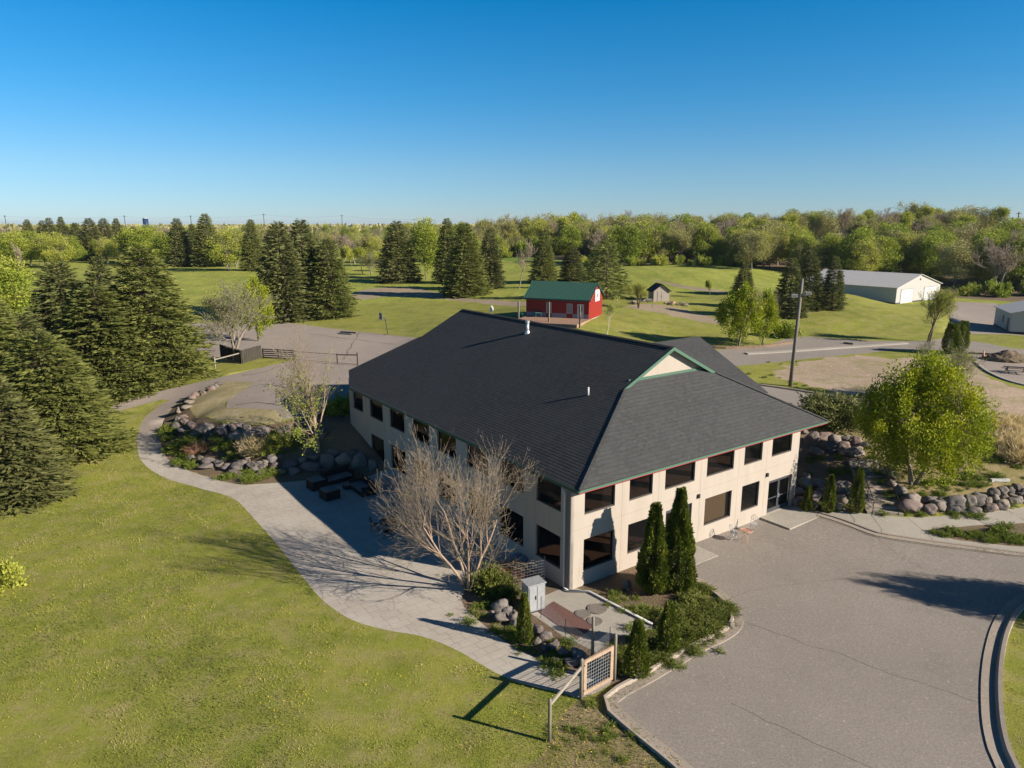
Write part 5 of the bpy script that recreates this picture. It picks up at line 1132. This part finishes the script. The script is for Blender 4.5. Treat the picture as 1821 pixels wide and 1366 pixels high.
def boulder(px, py, wpx, hpx, label, group, lift=.25):
    p = att(px, py + hpx*.32); m = mpp(p[1], p[2]); w = wpx*m/2*1.22; h = min(hpx*m/2*1.36, w*1.15)
    o = bpy.data.objects.new('boulder', rnd.choice(RK)); COL.objects.link(o)
    o.location = (p[0], p[1] + w*.25, p[2] + h*.5); o.scale = (w*1.12, w*rnd.uniform(.85,1.05), h*1.1); o.rotation_euler = (rnd.uniform(-.25,.25), rnd.uniform(-.25,.25), rnd.choice([0,math.pi])+rnd.uniform(-.3,.3))
    return setp(o, label, 'boulder', group)
def rocks(L, ox, oy, s, label, group):
    for i, (cx, cy, w, h) in enumerate(sorted(L)):
        n = i + 1; sf = 'th' if 10 <= n % 100 <= 20 else {1:'st',2:'nd',3:'rd'}.get(n % 10, 'th')
        boulder(ox+cx*s, oy+cy*s, w*s, h*s, '%s, %d%s from the left' % (label, n, sf), group)
rocks([(500,710,60,35),(570,715,40,40),(625,730,80,50),(690,745,70,50),(600,765,100,40),(735,770,60,55),(808,765,100,75),(800,812,90,30),(870,728,55,60),(935,765,140,70),(1028,722,75,60),(1085,705,35,30),(1045,760,60,50),(980,805,110,30),(1150,755,95,70)],200,620,.2746,'sunlit front-row boulder of the rocky bed','boulders of the front row in the rocky bed')
rocks([(1230,730,70,55),(1100,800,60,40),(1170,800,80,40),(1295,775,120,60),(1310,710,100,50),(1400,740,100,90),(1500,730,120,100),(1600,740,110,120),(1680,760,60,70),(1560,690,90,60),(1440,680,80,50)],200,620,.2746,'shaded boulder beside the patio','boulders of the shaded row beside the patio')
rocks([(430,405,50,40),(455,445,60,40),(415,465,40,35),(465,480,60,40),(410,510,50,50),(505,500,60,60),(455,530,70,40),(600,525,120,90),(705,530,85,80),(795,510,90,50),(860,525,70,50),(795,565,90,60),(875,580,110,70),(920,545,70,50),(980,530,90,40),(975,560,80,50),(530,560,80,50),(1095,550,90,50),(1140,510,50,35),(1200,550,80,60),(1280,540,80,60),(1180,600,90,50),(1350,560,80,60)],200,620,.2746,'boulder in the wall under the upper lot','boulders of the upper wall')
rocks([(690,230,45,25),(630,262,50,30),(580,290,40,30),(545,300,50,30),(510,322,60,35),(490,350,70,30),(660,245,40,25),(480,380,60,30)],200,620,.2746,'small edging stone beside the sloping drive','small stones edging the sloping drive')
rocks([(1105,900,110,80),(1105,960,150,75),(1205,975,80,60),(1195,915,80,60),(1240,905,60,40),(1275,955,100,80),(1305,915,80,50),(1385,930,110,75),(1415,900,40,35),(1465,925,70,70),(1375,980,70,40),(1435,975,80,40),(1510,985,90,50),(1525,895,110,45),(1525,940,75,60),(1585,920,60,60),(1610,968,115,55),(1640,905,60,60),(1620,875,70,60),(1690,940,90,70),(1690,895,55,50),(1680,855,60,50),(1740,925,60,50),(1745,885,60,40),(1735,850,60,40),(1785,830,70,60),(1800,875,60,50),(1785,915,70,50),(1030,860,80,80),(1060,920,50,70),(975,805,60,45),(1840,870,80,60),(1850,910,80,60)],1321,640,.2746,'boulder in the wall below the big maple','boulders of the wall below the maple')
rocks([(355,800,60,60),(420,810,95,80),(500,805,80,60),(360,860,80,60),(465,890,90,80),(510,855,80,70),(585,835,60,60),(640,820,100,50),(635,860,70,60),(640,910,120,60),(580,915,50,50),(685,860,50,60),(690,900,60,60),(780,915,60,45),(360,920,80,70),(620,955,80,50),(460,955,80,50),(750,850,60,60),(410,760,70,50)],1321,640,.2746,'boulder between end door and steps','boulders beside the end door')
rocks([(455,520,110,90),(520,505,110,70),(600,520,80,70),(670,515,70,50),(560,570,120,60),(650,600,70,60),(720,600,110,60),(660,560,80,50),(740,535,90,50),(790,560,80,50),(400,470,60,40),(480,600,90,60),(960,740,130,60)],1321,640,.2746,'boulder high on the slope beyond the end wall','boulders high on the slope')
rocks([(240,420,100,80),(245,490,90,70),(325,490,80,70),(285,445,60,50),(345,530,60,50),(480,570,85,65),(535,610,80,60),(475,640,60,40),(575,665,80,70),(520,670,50,70),(635,705,65,75),(725,725,100,60),(680,770,90,45),(590,755,40,35),(195,460,40,40)],820,960,.2856,'boulder between stamped path and concrete pad','boulders beside the stamped path')
boulder(1115,1040,20,24,'upright pale boulder near the front wall, left of the arborvitae',None)
boulder(1300,1106,14,36,'pale boulder at the kerb at the right tip of the juniper bed',None)
# ------------------------------------------------------------------ smaller things
def at_h(px, py, z): p = at(px, py, z); return p
# light pole
p = att(1405, 687); hp = ztop(p[1], 496) - p[2]
e = empty('lamp_pole', (p[0], p[1], p[2]), 0, 'tall leaning wooden pole with two floodlights, beside the road behind the building', 'lamp pole')
topx = at_h(1427, 497, p[2]+hp)[0] if False else mpp(p[1], p[2]+hp)*1427 - mpp(p[1], p[2]+hp)*CX - p[0]
MB().tube([(0,0,-.3),(topx,0,hp)], [.21,.15], 10).build('pole', simple('grey_pole', (.20,.175,.15), .9, .15, 9, .006, stretch=(1,1,.15)), e, True)
a = MB().bar((topx*.9-.75,0,hp*.83),(topx*.9+.75,0,hp*.86),.09).build('crossarm', M['grey_metal'], e)
for sx in (-.75, .72):
    f = MB().box(topx*.9+sx-.28, topx*.9+sx+.28, -.35,.1, hp*.83+.05+.25*(sx>0), hp*.83+.38+.25*(sx>0)).build('floodlight', M['grey_metal'], e)
    MB().quad((topx*.9+sx-.23,-.354,hp*.83+.08+.25*(sx>0)),(topx*.9+sx+.23,-.354,hp*.83+.08+.25*(sx>0)),(topx*.9+sx+.23,-.354,hp*.83+.33+.25*(sx>0)),(topx*.9+sx-.23,-.354,hp*.83+.33+.25*(sx>0))).build('lens', M['sill'], f)
# basketball hoop
p = att(690, 596); hp = 3.5
e = empty('basketball_hoop', (p[0], p[1], p[2]), math.radians(25), 'basketball hoop on a leaning dark pole at the edge of the upper lot', 'basketball hoop')
MB().tube([(0,0,0),(-.35,0,2.6)], .06, 8).bar((-.35,0,2.6),(-.95,0,2.95),.06).bar((-.35,0,2.2),(-.95,0,2.6),.04).build('pole', M['dark_metal'], e)
bb = MB().box(-1.03,-.98,-.85,.85,2.45,3.5).build('backboard', simple('blue_grey_board', (.05,.08,.13), .4), e)
MB().box(-1.045,-1.033,-.85,.85,2.45,2.50).box(-1.045,-1.033,-.85,.85,3.45,3.5).box(-1.045,-1.033,-.85,-.8,2.5,3.45).box(-1.045,-1.033,.8,.85,2.5,3.45).box(-1.045,-1.033,-.3,.3,2.65,2.69).box(-1.045,-1.033,-.3,.3,3.1,3.14).build('board_markings', M['white'], bb)
MB().ring((-1.28,0,2.68), .23, .015).build('rim', M['cone'], e)
n_ = MB()
for k in range(10): a = 2*math.pi*k/10; n_.tube([(-1.28+.23*math.cos(a),.23*math.sin(a),2.68),(-1.28+.14*math.cos(a+.4),.14*math.sin(a+.4),2.28)], .008, 3)
n_.build('net', M['white'], e)
# foreground gate and rail
def post(pt, h, r=.07, label='', cat='post', name='fence_post', mat='wood_post', group=None):
    o = MB().tube([(0,0,-.3),(0,0,h*.96),(0,0,h)], [r,r*.97,r*.8], 10).build(name, M[mat], None, True); o.location = (pt[0], pt[1], pt[2]); setp(o, label, cat, group); return o
g0, g1_, g2, g3 = att(977,1319), att(1033,1243), att(1092,1210), att(1053,1176)
ha, hb, hc, hd = [ztop(g[1], t) - g[2] for g, t in ((g0,1243),(g1_,1172),(g2,1128),(g3,1098))]
post(g0, ha, .075, 'short round post standing in the lawn, lower end of the sloping rail')
post(g1_, hb, .085, 'round wooden post on the path side of the gate'); post(g2, hc, .085, 'round wooden post at the kerb side of the gate'); post(g3, hd, .075, 'round post behind the gate at the corner of the wire fence')
o = MB().bar((g0[0],g0[1],g0[2]+ha*.86),(g1_[0],g1_[1],g1_[2]+hb*.80),.06,.14).build('fence_rail', M['wood_grey']); setp(o, 'weathered sloping rail running from the gate post to the lawn post', 'rail')
ge = empty('garden_gate', tuple(g1_), math.atan2(g2[1]-g1_[1], g2[0]-g1_[0]), 'cedar-framed gate filled with wire grid, across the stamped path', 'gate')
gl = float(np.linalg.norm(g2[:2]-g1_[:2])); z0 = .12; z1 = hb*.93
fr = MB().box(.12,gl-.12,-.04,.04,z0,z0+.17).box(.12,gl-.12,-.04,.04,z1-.17,z1).box(.12,.30,-.035,.035,z0+.17,z1-.17).box(gl-.30,gl-.12,-.035,.035,z0+.17,z1-.17).build('gate_frame', M['wood_new'], ge)
w = MB()
for i in range(1, 10): x = .3+(gl-.6)*i/10; w.bar((x,0,z0+.17),(x,0,z1-.17),.012)
for i in range(1, 8): z = z0+.17+(z1-z0-.34)*i/8; w.bar((.3,0,z),(gl-.3,0,z),.012)
w.build('wire_grid', M['galv'], ge); MB().box(.02,.16,-.05,.05,z0+.2,z0+.26).box(.02,.16,-.05,.05,z1-.26,z1-.2).build('hinge', M['dark_metal'], ge)
# wire fence from the corner post to the cabinet
def wirefence(pts, h, name, label, sp=.11, mat='grey_metal', cat='fence', posts=True):
    e = empty(name, tuple(pts[0]), 0, label, cat); mb = MB(); o = np.array(pts[0]); pm = []
    for a, b in zip(pts, pts[1:]):
        a = np.array(a)-o; b = np.array(b)-o; L = np.linalg.norm(b-a); n = int(L/sp); m = int(h/sp)
        for i in range(n+1): q = a + (b-a)*i/n; mb.bar(q + [0,0,.03], q + [0,0,h], .007)
        for j in range(m+1): mb.bar(a + [0,0,.03+j*sp], b + [0,0,.03+j*sp], .007)
        pm.append(a)
    pm.append(b)
    mb.build('wire_mesh', M[mat], e)
    if posts:
        for q in pm: MB().tube([q, q + [0,0,h+.15]], .018, 6).build('stake', M['dark_metal'], e)
    return e
wirefence([g3, att(1005,1140)+[0,0,0], att(962,1098)], 1.05, 'wire_fence', 'thin wire mesh fence along the concrete pad above the boulders', .13)
wirefence([att(1053,1176), att(1084,1150)], .9, 'wire_fence', 'short wire mesh section beside the gate at the corner of the pad', .13)
wirefence([att(912,1065), att(968,1052)], 2.0, 'wire_trellis', 'tall wire grid trellis against the corner of the building behind the cabinet', .17)
# cabinet
c0 = loc(941,1090); c1 = loc(968,1084)
pc = at(952, 1088); hc_ = 1.55
e = empty('electric_cabinet', (pc[0]-.1, pc[1]+.35, 0), BA-math.radians(8), 'grey metal electric cabinet standing on the concrete pad near the corner', 'cabinet')
MB().box(-.5,.5,-.38,.38,.06,hc_).build('body', M['grey_metal'], e); MB().box(-.55,.55,-.43,.43,hc_,hc_+.05).build('lid', M['galv'], e); MB().box(-.52,.52,-.40,.40,0,.06).build('base', M['dark_metal'], e)
MB().box(-.44,-.03,-.40,-.38,.15,hc_-.1).box(.03,.44,-.40,-.38,.15,hc_-.1).build('door', M['galv'], e); MB().box(-.1,-.06,-.44,-.40,.75,.95).build('handle', M['dark_metal'], e)
v_ = MB()
for i in range(8): v_.box(.51-.005,.515,-.3,.3,.4+i*.12,.45+i*.12)
v_.build('vent', M['dark_metal'], e)
for px, py, r, lb in [(1062,1083,.52,'largest of the three round covers set in the concrete pad'),(1037,1092,.42,'left one of the three round covers set in the concrete pad'),(1058,1105,.40,'lowest of the three round covers set in the concrete pad')]:
    q = at(px, py, .02); o = MB(); o.tube([(0,0,-.05),(0,0,.03)], r, 28); o.ring((0,0,.03), r*.8, .008, 28); o = o.build('manhole_cover', simple('cover_concrete', (.20,.175,.15), .9, .1) if 'cov' not in M else M['cov']); M['cov'] = bpy.data.materials['cover_concrete']; o.location = q; setp(o, lb, 'cover')
q = [at(*t, .01)[:2] for t in ((958,1088),(985,1070),(1057,1113),(1027,1137))]; o = MB().prism([tuple(t) for t in q], 0.0, .03).build('rubber_mat', M['brown_mat']); setp(o, 'long maroon-brown mat lying on the concrete pad behind the wire fence', 'mat')
# patio furniture in the shade
def sofa(cx, cy, w, d, rz, label, h=.95, back=True, parts=1):
    p = att(cx, cy); e = empty('wicker_sofa' if w > 1.2 else 'wicker_chair', tuple(p), rz, label, 'sofa' if w > 1.2 else 'chair')
    MB().box(-w/2,w/2,-d/2,d/2,.04,.36).build('seat', M['wicker'], e)
    MB().box(-w/2,w/2,d/2-.18,d/2,.362,h).build('backrest', M['wicker'], e)
    for s in (-1, 1): MB().box(s*w/2-(.16 if s > 0 else 0), s*w/2+(.16 if s < 0 else 0), -d/2, d/2-.182, .362, .74).build('armrest', M['wicker'], e)
    n = max(1, int(w/.75)); iw = (w-.34)/n
    for i in range(n): MB().box(-w/2+.17+iw*i+.01, -w/2+.17+iw*(i+1)-.01, -d/2+.02, d/2-.20, .364, .48).build('cushion', M['cushion'], e)
    return e
def cube(px, py, w, label):
    p = att(px, py); e = empty('wicker_ottoman', tuple(p), BA+.1, label, 'ottoman'); MB().box(-w/2,w/2,-w/2,w/2,.03,.72).build('base', M['wicker'], e); MB().box(-w/2+.05,w/2-.05,-w/2+.05,w/2-.05,.723,.79).build('cushion', M['cushion'], e)
cube(563,868,1.15,'dark wicker ottoman at the left of the patio set'); cube(587,886,1.15,'dark wicker ottoman nearest the lawn in the patio set')
sofa(600,856,2.5,1.1,BA+.1,'dark wicker sofa with its back to the boulders, in the patio set'); sofa(645,874,2.5,1.15,BA-math.pi/2,'dark wicker sofa near the building wall, in the patio set')
p = att(622,868); e = empty('coffee_table', tuple(p), BA, 'low dark wicker coffee table between the two patio sofas', 'table'); MB().box(-.5,.5,-.35,.35,.36,.42).build('tabletop', M['cushion'], e); MB().box(-.45,.45,-.30,.30,.03,.358).build('base', M['wicker'], e)
def metal_chair(px, py, rz, mat, label, name='patio_chair', cat='chair', z=None, s=1.0, group=None):
    p = att(px, py) if z is None else np.r_[at(px,py,z)]; e = empty(name, tuple(p), rz, label, cat, group); e.scale = (s,s,s)
    MB().box(-.23,.23,-.22,.22,.43,.46).build('seat', M[mat], e)
    b = MB().bar((-.22,.22,.46),(-.24,.32,.95),.03).bar((.22,.22,.46),(.24,.32,.95),.03).bar((-.24,.32,.93),(.24,.32,.93),.03)
    for i in range(1,5): b.bar((-.22+.09*i,.23,.47),(-.23+.092*i,.32,.92),.012)
    b.build('backrest', M[mat], e)
    for sx in (-1,1):
        for sy in (-1,1): MB().bar((sx*.2,sy*.2,.43),(sx*.23,sy*.25,0),.028).build('leg', M[mat], e)
    return e
p = att(692, 945); e = empty('patio_table', tuple(p), 0, 'dark round patio table in the shade behind the bare tree', 'table')
MB().tube([(0,0,.70),(0,0,.74)], .62, 24).build('tabletop', M['blackplastic'], e); MB().tube([(0,0,.04),(0,0,.70)], .05, 8).tube([(0,0,0),(0,0,.04)], .3, 16).build('pedestal', M['blackplastic'], e)
for i, (dx, dy, a, lb) in enumerate([(-.95,.1,math.pi/2,'dark chair left of the round table under the bare tree'),(.9,.3,-math.pi/2,'dark chair right of the round table under the bare tree'),(.1,-.95,math.pi,'dark chair on the lawn side of the round table'),(.1,1.0,0,'dark chair on the wall side of the round table')]):
    e = metal_chair(692, 945, a, 'blackplastic', lb, z=0); e.location = (p[0]+dx, p[1]+dy, p[2])
# bistro set by the front wall
p = at(1326, 962); e = empty('bistro_table', tuple(p), BA, 'round rusty-pink metal table against the front wall', 'table')
t = MB().ring((0,0,.72), .38, .022, 24); 
for r in (.3,.22,.13): t.ring((0,0,.722), r, .012, 20, m=4)
for k in range(8): a = math.pi*k/8; t.bar((-.37*math.cos(a),-.37*math.sin(a),.715),(.37*math.cos(a),.37*math.sin(a),.715),.02)
t.build('tabletop', M['rust'], e)
for k in range(3):
    a = 2*math.pi*k/3; MB().tube([(.26*math.cos(a),.26*math.sin(a),.71),(.05*math.cos(a),.05*math.sin(a),.4),(.32*math.cos(a),.32*math.sin(a),0)], .018, 6).build('leg', M['rust'], e)
def folding_chair(px, py, rz, mat, lb):
    p = at(px, py); e = empty('folding_chair', tuple(p), rz, lb, 'chair')
    s = MB()
    for i in range(6): s.box(-.2,.2,-.2+i*.07,-.15+i*.07,.44,.455)
    s.build('seat', M[mat], e)
    for sx in (-.2,.2): MB().bar((sx,-.24,0),(sx,.2,.86),.028).build('back_leg', M[mat], e); MB().bar((sx*.85,.26,0),(sx*.85,-.2,.44),.028).build('front_leg', M[mat], e)
    b = MB().ring((0,.19,.80), .20, .016, 18, axis=1); b.ring((0,.19,.80), .10, .012, 14, axis=1); b.build('backrest', M[mat], e)
folding_chair(1303, 958, BA+math.radians(70), 'white', 'white folding metal chair left of the round rusty-pink table'); folding_chair(1340, 942, BA+math.radians(-60), 'white', 'pale folding metal chair between the round table and the front wall')
# steps with handrails beside the building end
s0 = att(1590, 914); s1_ = att(1547, 838); stp = empty('garden_steps', tuple(s0), 0, 'flight of concrete steps with black handrails climbing between boulders', 'stairs')
lo_l, lo_r = att(1542,914), att(1607,918); hi_l, hi_r = att(1508,822), att(1562,818)
stm = MB(); ns = 11
zlo, zhi = lo_l[2]-.05, max(h1(hi_l[0],hi_l[1]), h1(hi_r[0],hi_r[1]))
for i in range(ns):
    t0, t1 = i/ns, (i+1)/ns; za = zlo + (zhi-zlo)*(i+1)/ns + .06
    A = lo_l + (hi_l-lo_l)*t0; Bq = lo_r + (hi_r-lo_r)*t0; C_ = lo_r + (hi_r-lo_r)*t1; D_ = lo_l + (hi_l-lo_l)*t1
    stm.prism([tuple((q-s0)[:2]) for q in (A, Bq, C_, D_)], zlo-s0[2]-.5, za-s0[2])
stm.build('treads', M['kerb'], stp)
for L0, L1, k in ((lo_l, hi_l, .35), (lo_r, hi_r, -.35)):
    m = MB(); dv = (lo_r-lo_l)[:2]; dv = dv/np.linalg.norm(dv)*k
    pts = []
    for i in range(5):
        t = i/4; q = L0 + (L1-L0)*t - s0; q = np.array([q[0]+dv[0], q[1]+dv[1], zlo+(zhi-zlo)*t-s0[2]+.1]); pts.append(q); m.tube([q, q+[0,0,.95]], .025, 6)
    m.tube([q+[0,0,.95] for q in pts], .028, 6); m.tube([q+[0,0,.5] for q in pts], .018, 6); m.build('handrail', M['dark_metal'], stp)
# fences by the upper lot
f0, f1 = att(383,656), att(431,646); 
e = empty('rail_fence', tuple(f0), 0, 'short pale rail fence with a wire brace left of the board fence', 'fence'); d = f1-f0
MB().tube([(0,0,-.2),(0,0,1.5)], .09, 8).build('post', M['wood_grey'], e); MB().bar((0,0,1.15),tuple(d+[0,0,1.35]),.05,.13).build('rail', M['wood_grey'], e)
w = MB()
for j in range(5): w.bar((0,0,.2+j*.2),tuple(d+[0,0,.2+j*.22]),.012)
w.build('wire', M['dark_metal'], e)
def board_fence(pts, h, label, mat='wood_grey'):
    e = empty('board_fence', tuple(pts[0]), 0, label, 'fence'); o = np.array(pts[0])
    for a, b in zip(pts, pts[1:]):
        a = np.array(a)-o; b = np.array(b)-o; L = np.linalg.norm((b-a)[:2]); n = int(L/.17); m = MB(); dd = (b-a)/n
        for i in range(n): q = a + dd*(i+.04); q2 = a + dd*(i+.93); hh = h + rnd.uniform(-.08,.05); nx = np.array([-dd[1], dd[0], 0]); nx = nx/np.linalg.norm(nx)*.012*(1 if i % 2 else -1); m.bar((q+q2)/2+nx+[0,0,.03],(q+q2)/2+nx+[0,0,hh],np.linalg.norm(dd[:2])*.92,.025,up=(dd[0],dd[1],0))
        m.build('boards', M[mat], e)
    return e
k0, k1, k2, k3 = att(393,636), att(431,647), att(466,637), att(425,622)
hb_ = 1.75
board_fence([k1, k2], hb_, 'weathered grey board fence standing between the pale rail and the dark gate'); board_fence([k0, k1], hb_, 'dark board side of the enclosure under the silvery tree', 'wood_dark')
def board_gate(a, b, h, label, n=5, name='field_gate'):
    e = empty(name, tuple(a), 0, label, 'gate'); d = b-a; L = np.linalg.norm(d[:2]); u = d/L
    for t in (0, .5, 1): q = d*t; MB().bar(q+[0,0,-.1], q+[0,0,h+.05], .13).build('post', M['wood_dark'], e)
    m = MB()
    for j in range(n): z = .15+(h-.2)*j/(n-1); m.bar(u*.07+[0,-.06,z], d-u*.07+[0,-.06,z], .04, .14)
    m.build('boards', M['wood_dark'], e)
board_gate(att(468,637), att(523,640), 1.25, 'dark five-board gate at the edge of the upper lot')
h0, h1_, h2 = att(523,641), att(600,648), att(636,650)
e = empty('wire_gate', tuple(h0), 0, 'dark rail and wire gate behind the pale-barked tree', 'gate')
for q, hh in ((h1_-h0, 1.35), (h2-h0, 1.6)): MB().bar(q+[0,0,-.1], q+[0,0,hh], .12).build('post', M['wood_dark'], e)
MB().bar((0,0,1.15), tuple(h1_-h0+[0,0,1.25]), .05).bar(tuple(h1_-h0+[0,0,1.2]), tuple(h2-h0+[0,0,1.3]), .07,.12).bar((0,0,.15), tuple(h2-h0+[0,0,.12]), .04).build('rail', M['wood_dark'], e)
w = MB()
for j in range(1,5): w.bar((0,0,.15+j*.2), tuple(h1_-h0+[0,0,.15+j*.21]), .01)
w.build('wire', M['dark_metal'], e)
# fence posts along the left verge
for i, (px, py) in enumerate([(250,690),(300,678),(340,668)]):
    q = att(px, py); post(q, 1.2, .03, 'thin metal fence post in the grass verge below the spruces', 'post', 'fence_post', 'dark_metal', 'thin posts of the verge fence')
# deck furniture of the barn
bo_, dX_, dY_, bz_ = BARN
for x, y, lb in ((-.5,-.7,'teal chair at the left end of the deck'),(1.6,-.6,'teal chair in the middle of the deck against the wall')):
    q = bo_ + dX_*x + dY_*y; e = metal_chair(0, 2000, rz, 'teal', lb, z=0); e.location = (q[0], q[1], bz_+.13); e.rotation_euler = (0,0,math.radians(-23)); e.scale = (1.3,1.3,1.0)
q = bo_ + dX_*2.4 + dY_*(-.7); e = empty('deck_table', (q[0],q[1],bz_+.12), 0, 'teal table on the deck between the chairs and first window', 'table'); MB().box(-.5,.5,-.4,.4,.66,.72).build('tabletop', M['teal'], e)
for sx in (-.42,.42):
    for sy in (-.32,.32): MB().bar((sx,sy,0),(sx,sy,.66),.05).build('leg', M['teal'], e)
# pile of wood and stones by the garden shed
for i, (px, py, w_, lb) in enumerate([(1152,536,16,'brown brush heap left of the garden shed'),(1128,540,13,'small brush heap beyond the red building'),(1196,541,20,'reddish heap of scrap wood in front of the garden shed'),(1214,543,14,'dark heap of scrap right of the garden shed')]):
    p = att(px, py); m = MB()
    for j in range(46):
        a = rnd.uniform(0,3.14); r = w_*mpp(p[1],p[2])/2; cx = rnd.gauss(0,r*.5); cy = rnd.gauss(0,r*.5); z = rnd.uniform(.02,.55)*max(.2,1-abs(cx)/r); L = rnd.uniform(.4,1.1); m.bar((cx-math.cos(a)*L/2,cy-math.sin(a)*L/2,z),(cx+math.cos(a)*L/2,cy+math.sin(a)*L/2,z+rnd.uniform(-.2,.3)),rnd.uniform(.05,.13))
    o = m.build('brush_pile', M['wood_new' if i in (1,2) else 'wood_grey']); o.location = p; setp(o, lb, 'woodpile')
for px, py, lb in [(1160,547,'thin post on the bank in front of the garden shed'),(1136,546,'reddish post on the bank left of the garden shed')]:
    post(att(px,py), 1.3, .06, lb)
# things on the right
p = att(1790, 640); bm = bmesh.new(); bmesh.ops.create_icosphere(bm, subdivisions=4, radius=1)
for v in bm.verts: c = v.co; r = math.hypot(c.x, c.y); v.co = Vector((c.x*2.6, c.y*1.9, max(-.2, c.z)*1.25*(1-.3*r) + noise.noise(c*2)*.25)) + c*noise.noise(c*6)*.12
me = bpy.data.meshes.new('dirt_pile'); bm.to_mesh(me); bm.free(); o = link('dirt_pile', me, M['soil']); o.location = p; setp(o, 'mound of brown soil dumped on the far right lot', 'dirt pile')
p = att(1748, 637); e = empty('traffic_cone', tuple(p), 0, 'pale orange cone standing left of the soil mound', 'cone'); MB().tube([(0,0,.05),(0,0,1.0)], [.2,.05], 12).build('cone_body', M['cone'], e, True); MB().box(-.28,.28,-.28,.28,0,.05).build('base', M['cone'], e)
p = att(1806, 664); e = empty('picnic_table', tuple(p), math.radians(-20), 'dark picnic table on the far right lot, cut by the picture edge', 'picnic table'); t = MB()
for j in range(4): t.box(-1.3,1.3,-.38+j*.19,-.21+j*.19,.72,.76)
t.build('tabletop', M['wood_dark'], e)
for s in (-1,1): MB().box(-1.3,1.3,s*.75-.13,s*.75+.13,.42,.46).build('bench', M['wood_dark'], e)
for sx in (-.9,.9): MB().bar((sx,-.8,0),(sx,.25,.72),.07).bar((sx,.8,0),(sx,-.25,.72),.07).bar((sx,-.75,.39),(sx,.75,.39),.06).build('leg', M['wood_dark'], e)
p = att(1778, 856); o = MB().box(-.7,.7,-.12,.12,.0,.2).build('stone_bench', M['white']); o.location = p; o.rotation_euler = (0,0,.05); setp(o, 'long pale stone block lying on the grassy bank right of the maple', 'stone')
bmat = simple('timber_stop', (.16,.13,.1), .9)
for a, b, lb in (((1500,611),(1517,613),'timber parking stop left of the strip of grass by the road'),((1722,629),(1800,634),'long low timber edging the far right lot')):
    A_, B2 = att(*a), att(*b); o = MB().bar((0,0,.12), tuple(B2-A_+[0,0,.12]), .25,.24).build('timber', bmat); o.location = A_; setp(o, lb, 'timber')
o = MB().bar((0,0,.1), tuple(att(634,593)-att(606,591)+[0,0,.1]), .3,.2).build('timber', bmat); o.location = att(606,591); setp(o, 'dark timber lying at the grass edge of the upper lot', 'timber')
# bagged material by the long wall
for i, (px, py, s, lb) in enumerate([(922,998,.45,'left grey-blue plastic bag by the long wall'),(934,1004,.5,'larger grey-blue plastic bag by the long wall'),(944,1010,.38,'right grey-blue plastic bag by the long wall')]):
    p = att(px, py); o = bpy.data.objects.new('plastic_bag', RK[i].copy()); o.data.materials.clear(); o.data.materials.append(M['bag']); COL.objects.link(o); o.location = (p[0],p[1],p[2]+s*.5); o.scale = (s,s*.8,s*.9); setp(o, lb, 'bag')
# furniture seen through the corner windows
q = W2(1.7, 1.6); e = empty('armchair', (q[0],q[1],3.38), BA+.5, 'beige armchair behind the upper corner window', 'armchair')
MB().box(-.4,.4,-.4,.4,.1,.48).build('seat', M['blind'], e); MB().box(-.4,.4,.25,.4,.482,1.15).build('backrest', M['blind'], e)
q = W2(2.0, 1.5); e = empty('lounge_table', (q[0],q[1],0), BA, 'orange round table inside the lower corner room', 'table'); MB().tube([(0,0,.7),(0,0,.74)], .7, 24).build('tabletop', M['orange'], e); MB().tube([(0,0,0),(0,0,.7)], .06, 8).build('pedestal', M['dark_metal'], e)
# horizon: utility poles, wires, silo
pp = []
for px, top in ((15,383),(226,383),(343,383),(472,380),(610,382),(765,387),(1437,384),(1805,377)):
    Y = 700 if px < 800 else 420; q = colY(px, Y, 5); z = h1(q[0], q[1]); q = colY(px, Y, z); z = h1(q[0],q[1]); h = ztop(Y, top) - z; e = empty('utility_pole', (q[0], q[1], z), 0, 'thin utility pole on the skyline', 'utility pole', 'utility poles on the skyline')
    MB().tube([(0,0,0),(0,0,h)], .28, 6).build('pole', M['wood_dark'], e); MB().bar((-1.6,0,h-.9),(1.6,0,h-.9),.28).build('crossarm', M['wood_dark'], e); pp.append((q[0],q[1],z+h-.8))
w = MB()
for a, b in zip(pp[:5], pp[1:6]): w.tube([tuple(np.array(a)+(np.array(b)-np.array(a))*t - [0,0,8*t*(1-t)]) for t in np.linspace(0,1,9)], .05, 4)
setp(w.build('power_line', M['wood_dark']), 'thin power lines strung between the poles on the left skyline', 'power line')
Y = 900; q = colY(262, Y, 3); z = h1(q[0], q[1]); h = ztop(Y, 387) - z
e = empty('silo', (q[0],q[1],z), 0, 'dark blue silo with a pale cap on the left skyline', 'silo'); MB().tube([(0,0,0),(0,0,h-1.2)], 3.2, 16).build('body', simple('dark_blue_steel', (.02,.04,.10), .4), e, True); MB().tube([(0,0,h-1.2),(0,0,h)], [3.2,.6], 16).build('cap', M['white'], e, True)

HAZE = 0.00006
# thin air between here and the horizon
hz_ = MB().box(-9000, 9000, -9000, 9000, -60, 42).build('haze', None); hm = bpy.data.materials.new('haze_air'); hm.use_nodes = True; ht = hm.node_tree; ht.nodes.clear()
ho = ht.nodes.new('ShaderNodeOutputMaterial'); pv = ht.nodes.new('ShaderNodeVolumePrincipled'); pv.inputs['Color'].default_value = (.72,.82,.95,1); pv.inputs['Density'].default_value = HAZE; pv.inputs['Anisotropy'].default_value = .2
ht.links.new(pv.outputs[0], ho.inputs['Volume']); hz_.data.materials.append(hm); setp(hz_, kind='stuff')
